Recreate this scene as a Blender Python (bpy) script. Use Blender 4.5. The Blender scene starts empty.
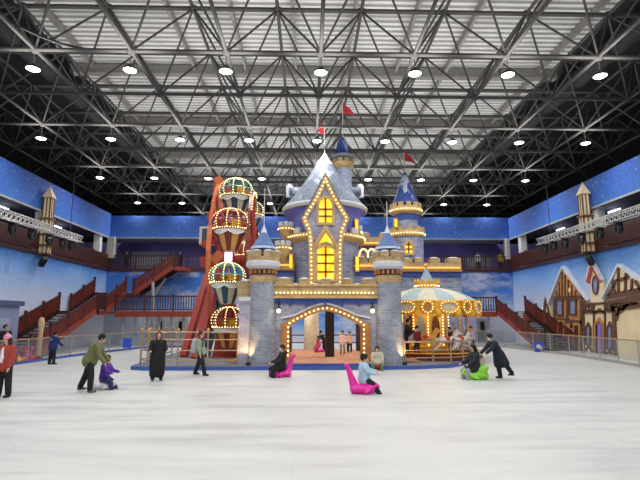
import bpy, bmesh, math, random
from mathutils import Vector, Matrix, geometry
random.seed(7)
C = bpy.context.scene.collection
R = math.radians
PI = math.pi

# ------------------------------------------------------------------ camera, world, exposure
CAM_H = 2.2
PITCH = math.atan(76 / 480.0)
YAW = -math.atan(12 / 480.0)
cam_d = bpy.data.cameras.new('camera')
cam_d.sensor_fit = 'HORIZONTAL'; cam_d.sensor_width = 36.0; cam_d.lens = 36.0 * 480 / 640
cam_d.clip_end = 300
cam = bpy.data.objects.new('camera', cam_d); C.objects.link(cam)
cam.location = (0, 0, CAM_H); cam.rotation_euler = (PI / 2 + PITCH, 0, YAW)
bpy.context.scene.camera = cam
CAMR = cam.rotation_euler.to_matrix()

world = bpy.data.worlds.new('world'); bpy.context.scene.world = world
world.use_nodes = True
world.node_tree.nodes['Background'].inputs[0].default_value = (0.03, 0.035, 0.05, 1)
world.node_tree.nodes['Background'].inputs[1].default_value = 0.4

vs = bpy.context.scene.view_settings
vs.view_transform = 'Standard'; vs.look = 'None'; vs.gamma = 1.0; vs.use_curve_mapping = False
vs.exposure = 0.0
LAMP_W = 135.0                     # each lamp, downward
DECK_FILL_UP = 120.0                      # added upward fill at each lamp, brightens the roof deck
bpy.context.scene.cycles.max_bounces = 8
bpy.context.scene.cycles.diffuse_bounces = 4
bpy.context.scene.cycles.glossy_bounces = 3
bpy.context.scene.cycles.transparent_max_bounces = 12
bpy.context.scene.cycles.sample_clamp_indirect = 4.0


def ray(px, py):
    return CAMR @ Vector(((px - 320) / 480.0, (240 - py) / 480.0, -1.0))


def P(px, py, Y):                       # the place seen at a pixel, Y metres into the hall
    d = ray(px, py); t = Y / d.y
    return Vector((d.x * t, Y, CAM_H + d.z * t))


def G(px, py, z=0.0):                   # the place on a level floor
    d = ray(px, py); t = (z - CAM_H) / d.z
    return Vector((d.x * t, d.y * t, z))


def W(px, py, X):                       # the place on a side wall
    d = ray(px, py); t = X / d.x
    return Vector((X, d.y * t, CAM_H + d.z * t))


def zz(py, Y, px=320): return P(px, py, Y).z
def xx(px, Y, py=300): return P(px, py, Y).x


# ------------------------------------------------------------------ materials
def lin(c):
    o = []
    for v in c[:3]:
        v = v / 255.0
        o.append(v / 12.92 if v <= 0.04045 else ((v + 0.055) / 1.055) ** 2.4)
    return (o[0], o[1], o[2], 1)


class NT:
    def __init__(s, name):
        s.m = bpy.data.materials.new(name); s.m.use_nodes = True
        s.t = s.m.node_tree; s.b = s.t.nodes['Principled BSDF']

    def n(s, t, **k):
        q = s.t.nodes.new(t)
        for a, v in k.items():
            if a.startswith('i_'): q.inputs[a[2:].replace('_', ' ')].default_value = v
            else: setattr(q, a, v)
        return q

    def l(s, a, b): s.t.links.new(a, b)

    def ramp(s, src, stops):
        r = s.n('ShaderNodeValToRGB')
        e = r.color_ramp.elements
        while len(e) < len(stops): e.new(0.5)
        for el, (p, c) in zip(e, stops): el.position = p; el.color = c
        s.l(src, r.inputs[0]); return r

    def mix(s, f, a, b, blend='MIX'):
        q = s.n('ShaderNodeMix', data_type='RGBA', blend_type=blend)
        for v, i in ((f, 0), (a, 6), (b, 7)):
            if isinstance(v, (int, float)): q.inputs[i].default_value = v
            elif isinstance(v, tuple): q.inputs[i].default_value = v
            else: s.l(v, q.inputs[i])
        return q.outputs[2]


def mat(name, c, rough=0.6, metal=0.0, var=0.12, scale=6.0, coat=0.0):
    a = NT(name); col = lin(c)
    tc = a.n('ShaderNodeTexCoord')
    nz = a.n('ShaderNodeTexNoise', i_Scale=scale, i_Detail=4.0)
    a.l(tc.outputs['Object'], nz.inputs['Vector'])
    lo = tuple(v * (1 - var) for v in col[:3]) + (1,); hi = tuple(min(1, v * (1 + var)) for v in col[:3]) + (1,)
    r = a.ramp(nz.outputs['Fac'], [(0.3, lo), (0.7, hi)])
    a.l(r.outputs[0], a.b.inputs['Base Color'])
    a.b.inputs['Roughness'].default_value = rough; a.b.inputs['Metallic'].default_value = metal
    return a.m


def emit(name, c, s, base=None):
    a = NT(name)
    a.b.inputs['Base Color'].default_value = lin(base or c)
    a.b.inputs['Emission Color'].default_value = lin(c); a.b.inputs['Emission Strength'].default_value = s
    a.b.inputs['Roughness'].default_value = 0.4
    return a.m


def stone(name, c1, c2, mortar, bw=0.42, bh=0.16, ms=0.018, snow=0.0):
    a = NT(name)
    uv = a.n('ShaderNodeUVMap'); tc = a.n('ShaderNodeTexCoord')
    br = a.n('ShaderNodeTexBrick', offset=0.5)
    br.inputs['Color1'].default_value = lin(c1); br.inputs['Color2'].default_value = lin(c2)
    br.inputs['Mortar'].default_value = lin(mortar); br.inputs['Scale'].default_value = 1.0
    br.inputs['Mortar Size'].default_value = ms; br.inputs['Brick Width'].default_value = bw
    br.inputs['Row Height'].default_value = bh; br.inputs['Mortar Smooth'].default_value = 0.3
    nz0 = a.n('ShaderNodeTexNoise', i_Scale=5.0, i_Detail=2.0); a.l(uv.outputs[0], nz0.inputs['Vector'])
    mp = a.n('ShaderNodeMix', data_type='VECTOR'); mp.inputs[0].default_value = 0.05
    a.l(uv.outputs[0], mp.inputs[4]); a.l(nz0.outputs['Color'], mp.inputs[5])
    a.l(mp.outputs[1], br.inputs['Vector'])
    nz = a.n('ShaderNodeTexNoise', i_Scale=2.2, i_Detail=5.0); a.l(tc.outputs['Object'], nz.inputs['Vector'])
    r = a.ramp(nz.outputs['Fac'], [(0.3, (0.72, 0.72, 0.78, 1)), (0.7, (1.12, 1.1, 1.08, 1))])
    col = a.mix(1.0, br.outputs['Color'], r.outputs[0], 'MULTIPLY')
    if snow:
        nz2 = a.n('ShaderNodeTexNoise', i_Scale=1.3, i_Detail=6.0, i_Roughness=0.65); a.l(tc.outputs['Object'], nz2.inputs['Vector'])
        r2 = a.ramp(nz2.outputs['Fac'], [(0.60 - snow, (0, 0, 0, 1)), (0.66 - snow, (1, 1, 1, 1))])
        col = a.mix(r2.outputs[0], col, lin((205, 212, 222)))
    a.l(col, a.b.inputs['Base Color'])
    mpd = a.n('ShaderNodeMapping'); mpd.inputs['Scale'].default_value = (2.0, 7.0, 1); a.l(uv.outputs[0], mpd.inputs[0])
    nzd = a.n('ShaderNodeTexNoise', i_Scale=1.6, i_Detail=3.0); a.l(mpd.outputs[0], nzd.inputs['Vector'])
    rd_ = a.ramp(nzd.outputs['Fac'], [(0.60, (1, 1, 1, 1)), (0.72, (0.55, 0.56, 0.6, 1))])
    col = a.mix(1.0, col, rd_.outputs[0], 'MULTIPLY'); a.l(col, a.b.inputs['Base Color'])
    bp = a.n('ShaderNodeBump', i_Strength=0.5, i_Distance=0.03)
    a.l(br.outputs['Fac'], bp.inputs['Height']); bp.invert = True
    a.l(bp.outputs[0], a.b.inputs['Normal'])
    a.b.inputs['Roughness'].default_value = 0.8
    return a.m


def mural(name, stops, zlo, zhi, specks=1.0, cloud=None, cloud_amt=0.0, speck_scale=2.9):
    """a painted night-sky wall covering: a colour run from bottom to top, snow specks, clouds"""
    a = NT(name)
    tc = a.n('ShaderNodeTexCoord'); sp = a.n('ShaderNodeSeparateXYZ'); a.l(tc.outputs['Object'], sp.inputs[0])
    mr = a.n('ShaderNodeMapRange'); mr.inputs[1].default_value = zlo; mr.inputs[2].default_value = zhi
    nz = a.n('ShaderNodeTexNoise', i_Scale=0.35, i_Detail=5.0); a.l(tc.outputs['Object'], nz.inputs['Vector'])
    ma = a.n('ShaderNodeMath', operation='MULTIPLY_ADD'); ma.inputs[1].default_value = 1.4; ma.inputs[2].default_value = -0.7
    a.l(nz.outputs['Fac'], ma.inputs[0])
    ad = a.n('ShaderNodeMath', operation='ADD'); a.l(sp.outputs['Z'], ad.inputs[0]); a.l(ma.outputs[0], ad.inputs[1])
    a.l(ad.outputs[0], mr.inputs[0])
    r = a.ramp(mr.outputs[0], [(p, lin(c)) for p, c in stops])
    col = r.outputs[0]
    if cloud:
        mp = a.n('ShaderNodeMapping'); mp.inputs['Scale'].default_value = (0.45, 0.45, 1.1)
        a.l(tc.outputs['Object'], mp.inputs[0])
        n2 = a.n('ShaderNodeTexNoise', i_Scale=0.8, i_Detail=7.0, i_Roughness=0.6); a.l(mp.outputs[0], n2.inputs['Vector'])
        r2 = a.ramp(n2.outputs['Fac'], [(0.52 - cloud_amt, (0, 0, 0, 1)), (0.68 - cloud_amt, (1, 1, 1, 1))])
        f = a.n('ShaderNodeMath', operation='MULTIPLY'); f.inputs[1].default_value = 0.85; a.l(r2.outputs[0], f.inputs[0])
        col = a.mix(f.outputs[0], col, lin(cloud))
    if specks:
        for sc, th, am in ((speck_scale, 0.09, 0.75), (speck_scale * 2.3, 0.14, 0.45)):
            mp = a.n('ShaderNodeMapping'); mp.inputs['Scale'].default_value = (1, 1, 0.7)
            a.l(tc.outputs['Object'], mp.inputs[0])
            v = a.n('ShaderNodeTexVoronoi', i_Scale=sc); a.l(mp.outputs[0], v.inputs['Vector'])
            r3 = a.ramp(v.outputs['Distance'], [(th * 0.5, (1, 1, 1, 1)), (th * 1.6, (0, 0, 0, 1))])
            f = a.n('ShaderNodeMath', operation='MULTIPLY'); f.inputs[1].default_value = am * specks; a.l(r3.outputs[0], f.inputs[0])
            col = a.mix(f.outputs[0], col, lin((205, 218, 245)))
    a.l(col, a.b.inputs['Base Color']); a.b.inputs['Roughness'].default_value = 0.75
    return a.m


def roof_mat(name, c1, c2, snow_lo, snow_hi, tile=0.22):
    a = NT(name)
    uv = a.n('ShaderNodeUVMap'); tc = a.n('ShaderNodeTexCoord')
    br = a.n('ShaderNodeTexBrick', offset=0.5)
    br.inputs['Color1'].default_value = lin(c1); br.inputs['Color2'].default_value = lin(c2)
    br.inputs['Mortar'].default_value = lin(tuple(v * 0.6 for v in c1)); br.inputs['Scale'].default_value = 1.0
    br.inputs['Mortar Size'].default_value = 0.012; br.inputs['Brick Width'].default_value = tile; br.inputs['Row Height'].default_value = tile * 0.75
    a.l(uv.outputs[0], br.inputs['Vector'])
    mp = a.n('ShaderNodeMapping'); mp.inputs['Scale'].default_value = (1, 1, 0.55); a.l(tc.outputs['Object'], mp.inputs[0])
    nz = a.n('ShaderNodeTexNoise', i_Scale=1.5, i_Detail=5.0, i_Roughness=0.6); a.l(mp.outputs[0], nz.inputs['Vector'])
    r = a.ramp(nz.outputs['Fac'], [(snow_lo, (0, 0, 0, 1)), (snow_hi, (1, 1, 1, 1))])
    a.l(a.mix(r.outputs[0], br.outputs['Color'], lin((186, 194, 208))), a.b.inputs['Base Color'])
    bp = a.n('ShaderNodeBump', i_Strength=0.6, i_Distance=0.04); a.l(br.outputs['Fac'], bp.inputs['Height']); bp.invert = True
    a.l(bp.outputs[0], a.b.inputs['Normal']); a.b.inputs['Roughness'].default_value = 0.7
    return a.m


def ice_mat():
    a = NT('ice')
    tc = a.n('ShaderNodeTexCoord')
    mp = a.n('ShaderNodeMapping'); mp.inputs['Scale'].default_value = (0.25, 1.6, 1); a.l(tc.outputs['Object'], mp.inputs[0])
    n1 = a.n('ShaderNodeTexNoise', i_Scale=1.2, i_Detail=8.0, i_Roughness=0.65); a.l(mp.outputs[0], n1.inputs['Vector'])
    r = a.ramp(n1.outputs['Fac'], [(0.28, lin((180, 181, 181))), (0.5, lin((200, 200, 198))), (0.75, lin((207, 207, 205)))])
    n2 = a.n('ShaderNodeTexNoise', i_Scale=0.5, i_Detail=3.0); a.l(tc.outputs['Object'], n2.inputs['Vector'])
    r2 = a.ramp(n2.outputs['Fac'], [(0.3, (0.93, 0.935, 0.94, 1)), (0.65, (1, 1, 1, 1))])
    col = a.mix(1.0, r.outputs[0], r2.outputs[0], 'MULTIPLY')
    v = a.n('ShaderNodeTexVoronoi', feature='DISTANCE_TO_EDGE', i_Scale=0.55)
    nw = a.n('ShaderNodeTexNoise', i_Scale=0.7); a.l(tc.outputs['Object'], nw.inputs['Vector'])
    mv = a.n('ShaderNodeMix', data_type='VECTOR'); mv.inputs[0].default_value = 0.35
    a.l(tc.outputs['Object'], mv.inputs[4]); a.l(nw.outputs['Color'], mv.inputs[5]); a.l(mv.outputs[1], v.inputs['Vector'])
    r3 = a.ramp(v.outputs['Distance'], [(0.0, (0.86, 0.87, 0.88, 1)), (0.012, (1, 1, 1, 1))])
    col = a.mix(0.5, col, a.mix(1.0, col, r3.outputs[0], 'MULTIPLY'))
    a.l(col, a.b.inputs['Base Color'])
    a.l(a.ramp(n1.outputs['Fac'], [(0.3, (0.32, 0.32, 0.32, 1)), (0.7, (0.55, 0.55, 0.55, 1))]).outputs[0], a.b.inputs['Roughness'])
    a.b.inputs['Specular IOR Level'].default_value = 0.3
    bp = a.n('ShaderNodeBump', i_Strength=0.12, i_Distance=0.02); a.l(n1.outputs['Fac'], bp.inputs['Height']); a.l(bp.outputs[0], a.b.inputs['Normal'])
    return a.m


def glass_mat():
    a = NT('clear_glass')
    tr = a.n('ShaderNodeBsdfTransparent'); tr.inputs[0].default_value = (0.88, 0.91, 0.92, 1)
    gl = a.n('ShaderNodeBsdfGlossy'); gl.inputs['Roughness'].default_value = 0.08
    df = a.n('ShaderNodeBsdfDiffuse'); df.inputs[0].default_value = lin((200, 205, 210))
    m1 = a.n('ShaderNodeMixShader'); m1.inputs[0].default_value = 0.035; a.l(tr.outputs[0], m1.inputs[1]); a.l(df.outputs[0], m1.inputs[2])
    m2 = a.n('ShaderNodeMixShader'); m2.inputs[0].default_value = 0.05; a.l(m1.outputs[0], m2.inputs[1]); a.l(gl.outputs[0], m2.inputs[2])
    a.l(m2.outputs[0], a.t.nodes['Material Output'].inputs[0])
    return a.m


def window_glow():
    a = NT('lit_window')
    tc = a.n('ShaderNodeTexCoord')
    nz = a.n('ShaderNodeTexNoise', i_Scale=3.5, i_Detail=3.0); a.l(tc.outputs['Object'], nz.inputs['Vector'])
    r = a.ramp(nz.outputs['Fac'], [(0.3, lin((250, 180, 8))), (0.5, lin((255, 212, 24))), (0.72, lin((255, 240, 120)))])
    a.l(r.outputs[0], a.b.inputs['Emission Color']); a.b.inputs['Emission Strength'].default_value = 1.25
    a.b.inputs['Base Color'].default_value = lin((200, 150, 30))
    return a.m


M = {}
M['ice'] = ice_mat()
M['concrete'] = mat('grey_floor_paint', (120, 122, 128), 0.6)
M['steel'] = mat('dark_grey_steel', (60, 58, 56), 0.55, 0.0, 0.15)
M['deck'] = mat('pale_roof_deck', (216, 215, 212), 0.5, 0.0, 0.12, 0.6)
M['deck_groove_shade'] = mat('shaded_deck_groove', (166, 167, 167), 0.5, 0.0, 0.12, 0.6)  # shade of the corrugation grooves put into a greyer colour
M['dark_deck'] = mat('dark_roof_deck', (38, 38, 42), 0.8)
M['dark'] = mat('black_paint', (16, 16, 19), 0.8)
M['black'] = mat('black_metal', (26, 26, 29), 0.45)
M['band'] = mural('starry_blue_band', [(0.0, (58, 112, 192)), (0.5, (48, 92, 176)), (1.0, (46, 84, 160))], 8.8, 10.8, 0.8)
M['mural_side'] = mural('snowy_sky_mural', [(0.0, (216, 216, 226)), (0.32, (192, 202, 226)), (0.6, (150, 180, 224)), (0.84, (96, 148, 214)), (1.0, (66, 124, 206))], 1.6, 6.2, 1.25)
M['mural_back'] = mural('cloudy_sky_mural', [(0.0, (150, 176, 214)), (0.45, (74, 130, 210)), (1.0, (44, 100, 196))], 2.4, 6.2, 0.35, (206, 212, 226), 0.03)
M['mural_low'] = mat('pale_blue_wall', (190, 198, 212), 0.7)
M['purple'] = mat('violet_wall', (112, 104, 176), 0.7, 0, 0.3, 0.6)
M['lilac'] = mat('lilac_wall', (196, 190, 226), 0.7)
M['grey_wall'] = mat('grey_wall', (160, 166, 172), 0.7)
M['red_wood'] = mat('red_brown_wood', (112, 42, 30), 0.5, 0, 0.3, 3.0)
M['dark_wood'] = mat('dark_brown_wood', (66, 30, 24), 0.55, 0, 0.3, 3.0)
M['fascia'] = mat('rust_fascia_paint', (140, 58, 38), 0.5, 0, 0.15)
M['stone'] = stone('grey_blue_stone', (158, 166, 178), (136, 145, 160), (168, 174, 182), 0.3, 0.105, 0.010)
M['stone_dark'] = stone('blue_grey_rubble', (160, 168, 192), (126, 136, 166), (174, 178, 194), 0.32, 0.14, 0.02, 0.0)
M['stone_mauve'] = stone('mauve_stone', (186, 187, 206), (162, 164, 188), (180, 182, 190), 0.4, 0.14, 0.012)
M['tan'] = stone('tan_stone', (204, 178, 130), (188, 160, 112), (166, 138, 96), 0.5, 0.3, 0.012, 0.0)
M['tan_plain'] = mat('tan_trim', (204, 168, 112), 0.6, 0, 0.2, 3)
M['gold'] = mat('gold_paint', (228, 172, 52), 0.35, 0.1, 0.2, 5)
M['snow'] = mat('snow_white', (206, 211, 220), 0.8, 0, 0.06)
M['roof_big'] = roof_mat('grey_blue_shingle_snow', (112, 122, 142), (134, 144, 162), 0.55, 0.66, 0.26)
M['roof_blue'] = roof_mat('blue_roof_snow', (38, 72, 150), (50, 88, 168), 0.54, 0.60, 0.2)
M['roof_pale'] = roof_mat('pale_blue_roof', (98, 128, 186), (112, 142, 196), 0.62, 0.7, 0.14)
M['blue_paint'] = mat('royal_blue_paint', (62, 84, 158), 0.6, 0, 0.2, 2)
M['violet_paint'] = mat('blue_violet_paint', (122, 124, 204), 0.6, 0, 0.2, 1.5)
M['kerb_blue'] = mat('blue_kerb', (62, 92, 164), 0.5)
M['floor_wood'] = stone('wood_boards', (198, 146, 114), (184, 130, 100), (146, 100, 76), 1.6, 0.16, 0.008)
M['wood_tan'] = mat('honey_wood', (176, 122, 62), 0.5, 0, 0.25, 4)
M['glow'] = window_glow()
M['bulb'] = emit('warm_bulb', (255, 228, 160), 3.0)
M['led'] = emit('amber_led', (255, 176, 70), 1.5)
M['lens'] = emit('lamp_lens', (255, 252, 244), 9.0)
M['lantern'] = emit('lantern_glass', (255, 236, 190), 1.8)
M['screen'] = emit('white_led_panel', (240, 225, 255), 1.6)
M['tube'] = emit('white_tube', (240, 246, 255), 3.0)
M['white'] = mat('white_paint', (222, 222, 220), 0.5)
M['pilaster'] = mat('cream_grey_paint', (192, 188, 180), 0.6)
M['alu'] = mat('white_aluminium', (196, 194, 190), 0.4, 0.3)
M['rail'] = mat('brushed_steel', (176, 170, 160), 0.35, 0.5)
M['rail_gold'] = mat('champagne_steel', (176, 152, 122), 0.35, 0.4)
M['glass'] = glass_mat()
M['cream'] = mat('cream_plaster', (228, 208, 168), 0.75, 0, 0.1, 1.2)
M['timber'] = mat('timber_brown', (98, 66, 46), 0.7, 0, 0.25, 3)
M['orange_wood'] = mat('orange_boards', (196, 134, 72), 0.65, 0, 0.25, 3)
M['brick_red'] = mat('red_roof_tiles', (176, 78, 58), 0.7, 0, 0.3, 6)
M['pane'] = mat('blue_grey_pane', (134, 146, 184), 0.25, 0, 0.25, 3)
M['curtain'] = mat('purple_curtain', (140, 108, 200), 0.6)
M['red'] = mat('fairground_red', (172, 58, 44), 0.45, 0, 0.15, 2)
M['orange'] = mat('fairground_orange', (206, 110, 62), 0.45, 0, 0.15, 2)
M['teal'] = mat('teal_paint', (116, 166, 156), 0.45)
M['teal_dark'] = mat('dark_teal_paint', (34, 74, 92), 0.45)
M['cream_paint'] = mat('cream_paint', (204, 198, 172), 0.45)
M['maroon'] = mat('maroon_paint', (122, 42, 34), 0.45)
M['yellow'] = mat('ochre_paint', (216, 160, 84), 0.45)
M['pale_blue'] = mat('pale_blue_paint', (146, 168, 180), 0.5)
M['pink_fl'] = mat('pink_flag_red', (190, 44, 54), 0.6)
M['pink'] = mat('hot_pink_plastic', (232, 40, 160), 0.35, 0, 0.05)
M['lime'] = mat('lime_plastic', (140, 214, 60), 0.35, 0, 0.05)
M['sled_white'] = mat('white_plastic', (226, 228, 230), 0.35, 0, 0.05)
M['sled_red'] = mat('red_plastic', (196, 44, 44), 0.35, 0, 0.05)
M['yellow_pl'] = mat('yellow_plastic', (238, 192, 50), 0.35, 0, 0.05)
M['skin'] = mat('skin', (214, 168, 140), 0.55, 0, 0.05)
M['eye'] = mat('dark_eye', (30, 22, 20), 0.3)
M['lip'] = mat('lips', (176, 92, 86), 0.5)
M['sign_blue'] = mat('blue_sign', (52, 92, 206), 0.4)
_cl = {}


def cloth(c):
    if c not in _cl: _cl[c] = mat('cloth_%d_%d_%d' % c, c, 0.85, 0, 0.18, 9)
    return _cl[c]


# ------------------------------------------------------------------ mesh builder
class MB:
    def __init__(s): s.v = []; s.f = []; s.uv = []; s.mi = []; s.cur = 0; s.T = None

    def add(s, vs_, fs, uvs=None):
        o = len(s.v)
        vs_ = [Vector(p) for p in vs_]
        if s.T is not None: vs_ = [s.T @ p for p in vs_]
        s.v += vs_
        for k, f in enumerate(fs):
            s.f.append([o + i for i in f]); s.mi.append(s.cur); s.uv.append(uvs[k] if uvs else None)
        return s

    def box(s, c, d, rz=0.0):
        x, y, z = d[0] / 2, d[1] / 2, d[2] / 2
        m = Matrix.Rotation(rz, 3, 'Z'); c = Vector(c)
        v = [c + m @ Vector((a * x, b * y, e * z)) for a in (-1, 1) for b in (-1, 1) for e in (-1, 1)]
        return s.add(v, [(0, 1, 3, 2), (4, 6, 7, 5), (0, 4, 5, 1), (2, 3, 7, 6), (0, 2, 6, 4), (1, 5, 7, 3)])

    def bb(s, a, b):
        return s.box([(a[i] + b[i]) / 2 for i in range(3)], [abs(b[i] - a[i]) for i in range(3)])

    def frame(s, p, q):
        d = (Vector(q) - Vector(p)).normalized()
        u = Vector((0, 0, 1)) if abs(d.z) < 0.95 else Vector((1, 0, 0))
        a = d.cross(u).normalized(); return a, a.cross(d).normalized()

    def bar(s, p, q, r, r2=None, n=8):
        p = Vector(p); q = Vector(q); a, b = s.frame(p, q); r2 = r if r2 is None else r2
        v = []
        for c, rr in ((p, r), (q, r2)):
            for k in range(n):
                t = 2 * PI * k / n; v.append(c + (a * math.cos(t) + b * math.sin(t)) * rr)
        f = [(k, (k + 1) % n, n + (k + 1) % n, n + k) for k in range(n)]
        f += [tuple(reversed(range(n))), tuple(range(n, 2 * n))]
        return s.add(v, f)

    def beam(s, p, q, w, h):                       # square section, w sideways, h upward
        p = Vector(p); q = Vector(q); a, b = s.frame(p, q)
        v = [c + a * (i * w / 2) + b * (j * h / 2) for c in (p, q) for i, j in ((-1, -1), (1, -1), (1, 1), (-1, 1))]
        return s.add(v, [(3, 2, 1, 0), (4, 5, 6, 7), (0, 1, 5, 4), (1, 2, 6, 5), (2, 3, 7, 6), (3, 0, 4, 7)])

    def tube(s, pts, r, n=6):
        for p, q in zip(pts, pts[1:]): s.bar(p, q, r, n=n)
        return s

    def lathe(s, prof, c, n=24, a0=0.0, a1=2 * PI, ph=0.0):
        full = abs(a1 - a0) > 2 * PI - 1e-4
        m = n if full else n + 1
        rr = max(max(r for r, z in prof), 0.05)
        v = []
        for r, z in prof:
            for k in range(m):
                t = a0 + ph + (a1 - a0) * k / n
                v.append((c[0] + r * math.cos(t), c[1] + r * math.sin(t), c[2] + z))
        f, u = [], []
        ln = 0.0
        for i in range(len(prof) - 1):
            l2 = ln + math.hypot(prof[i + 1][0] - prof[i][0], prof[i + 1][1] - prof[i][1])
            for k in range(n):
                k2 = (k + 1) % m
                f.append((i * m + k, i * m + k2, (i + 1) * m + k2, (i + 1) * m + k))
                ua, ub = (a1 - a0) * k / n * rr, (a1 - a0) * (k + 1) / n * rr
                u.append([(ua, ln), (ub, ln), (ub, l2), (ua, l2)])
            ln = l2
        return s.add(v, f, u)

    def poly(s, pts):
        s.add(pts, [tuple(range(len(pts)))]); return s

    def prism(s, pts, a, b, axis='Y'):
        """polygon in the (x, z) plane pushed from Y=a to Y=b; axis 'X': polygon in (y, z); 'Z': polygon in (x, y)"""
        def mk(p, t):
            return (p[0], t, p[1]) if axis == 'Y' else ((t, p[0], p[1]) if axis == 'X' else (p[0], p[1], t))
        n = len(pts)
        v = [mk(p, a) for p in pts] + [mk(p, b) for p in pts]
        tri = geometry.tessellate_polygon([[Vector((p[0], p[1], 0)) for p in pts]])
        f = [tuple(t) for t in tri] + [tuple(n + i for i in reversed(t)) for t in tri]
        f += [(k, (k + 1) % n, n + (k + 1) % n, n + k) for k in range(n)]
        return s.add(v, f)

    def ribbon(s, path, w, a, b, axis='Y', closed=False):
        """strip of width w along a path, pushed a..b"""
        n = len(path); L, Rr = [], []
        for i, p in enumerate(path):
            p = Vector((p[0], p[1]))
            if closed: pa = Vector(path[i - 1][:2]); pb = Vector(path[(i + 1) % n][:2])
            else: pa = Vector(path[max(i - 1, 0)][:2]); pb = Vector(path[min(i + 1, n - 1)][:2])
            d1 = (p - pa); d2 = (pb - p)
            d = (d1.normalized() if d1.length > 1e-9 else Vector((0, 0))) + (d2.normalized() if d2.length > 1e-9 else Vector((0, 0)))
            d.normalize(); nn = Vector((-d.y, d.x))
            k = 1.0
            if d1.length > 1e-9: k = max(0.45, abs(nn.dot(Vector((-d1.y, d1.x)).normalized())))
            L.append(p + nn * w / 2 / k); Rr.append(p - nn * w / 2 / k)
        m = n if closed else n - 1
        for i in range(m):
            j = (i + 1) % n
            s.prism([L[i], L[j], Rr[j], Rr[i]], a, b, axis)
        return s

    def ball(s, c, r, seg=8, rings=5, sc=(1, 1, 1)):
        c = Vector(c); v = [c + Vector((0, 0, r * sc[2]))]
        for i in range(1, rings):
            ph = PI * i / rings
            for k in range(seg):
                t = 2 * PI * k / seg
                v.append(c + Vector((r * sc[0] * math.sin(ph) * math.cos(t), r * sc[1] * math.sin(ph) * math.sin(t), r * sc[2] * math.cos(ph))))
        v.append(c - Vector((0, 0, r * sc[2])))
        f = [(0, 1 + k, 1 + (k + 1) % seg) for k in range(seg)]
        for i in range(rings - 2):
            o = 1 + i * seg
            f += [(o + k, o + seg + k, o + seg + (k + 1) % seg, o + (k + 1) % seg) for k in range(seg)]
        o = 1 + (rings - 2) * seg; e = len(v) - 1
        f += [(o + k, e, o + (k + 1) % seg) for k in range(seg)]
        return s.add(v, f)

    def cap(s, p, q, r, r2=None, n=10):             # tapered capsule
        p = Vector(p); q = Vector(q); r2 = r if r2 is None else r2
        if (q - p).length > 1e-5: s.bar(p, q, r, r2, n)
        s.ball(p, r, n, 6); s.ball(q, r2, n, 6); return s

    def mesh(s, name, off, smooth):
        me = bpy.data.meshes.new(name)
        me.from_pydata([tuple(p - off) for p in s.v], [], s.f); 
        uvl = me.uv_layers.new(name='UVMap').data
        for p, u, mi in zip(me.polygons, s.uv, s.mi):
            p.material_index = mi; p.use_smooth = smooth
            if u:
                for li, w in zip(p.loop_indices, u): uvl[li].uv = w
            else:
                nn = p.normal
                for li in p.loop_indices:
                    co = me.vertices[me.loops[li].vertex_index].co + off
                    if abs(nn.z) > 0.7: uvl[li].uv = (co.x, co.y)
                    elif abs(nn.x) > abs(nn.y): uvl[li].uv = (co.y, co.z)
                    else: uvl[li].uv = (co.x, co.z)
        return me

    def build(s, name, mats, parent=None, smooth=False, remesh=0.0, sm=4, bevel=0.0):
        off = Vector((0, 0, 0)); q = parent
        while q is not None: off += Vector(q.location); q = q.parent
        me = s.mesh(name, off, smooth)
        if smooth and not remesh:
            bm = bmesh.new(); bm.from_mesh(me); bmesh.ops.recalc_face_normals(bm, faces=bm.faces)
            for e in bm.edges:
                if len(e.link_faces) == 2 and e.calc_face_angle(0) > R(40): e.smooth = False
            bm.to_mesh(me); bm.free()
        o = bpy.data.objects.new(name, me)
        for m_ in (mats if isinstance(mats, (list, tuple)) else [mats]): me.materials.append(m_ if not isinstance(m_, str) else M[m_])
        C.objects.link(o)
        if remesh:
            md = o.modifiers.new('r', 'REMESH'); md.mode = 'VOXEL'; md.voxel_size = remesh; md.use_smooth_shade = True
            if sm: m2 = o.modifiers.new('s', 'SMOOTH'); m2.iterations = sm; m2.factor = 0.5
            dg = bpy.context.evaluated_depsgraph_get()
            me2 = bpy.data.meshes.new_from_object(o.evaluated_get(dg), depsgraph=dg)
            o.modifiers.clear(); o.data = me2; me2.name = name
            bpy.data.meshes.remove(me)
            if not me2.materials:
                for m_ in (mats if isinstance(mats, (list, tuple)) else [mats]): me2.materials.append(m_ if not isinstance(m_, str) else M[m_])
            for p in me2.polygons: p.use_smooth = True
        elif bevel:
            md = o.modifiers.new('b', 'BEVEL'); md.width = bevel; md.segments = 2; md.limit_method = 'ANGLE'
        if parent is not None: o.parent = parent
        return o


def tag(o, label, cat, group=None, kind=None):
    o['label'] = label; o['category'] = cat
    if group: o['group'] = group
    if kind: o['kind'] = kind
    return o


def thing(name, label, cat, loc=(0, 0, 0), rz=0.0, group=None):
    o = bpy.data.objects.new(name, None); C.objects.link(o); o.empty_display_size = 0.2
    o.location = loc; o.rotation_euler = (0, 0, rz)
    return tag(o, label, cat, group)


def struct(name, mb, m, label=None):
    o = mb.build(name, m); o['kind'] = 'structure'
    if label: o['label'] = label; o['category'] = name.split('_')[0]
    return o


def dup(root, loc, rz=0.0, label=None, group=None):
    def cp(o, par):
        c = o.copy(); C.objects.link(c)
        if par is not None: c.parent = par
        for ch in o.children: cp(ch, c)
        return c
    r = cp(root, None); r.location = loc; r.rotation_euler = (0, 0, rz)
    if label: r['label'] = label
    if group: r['group'] = group
    return r


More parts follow.
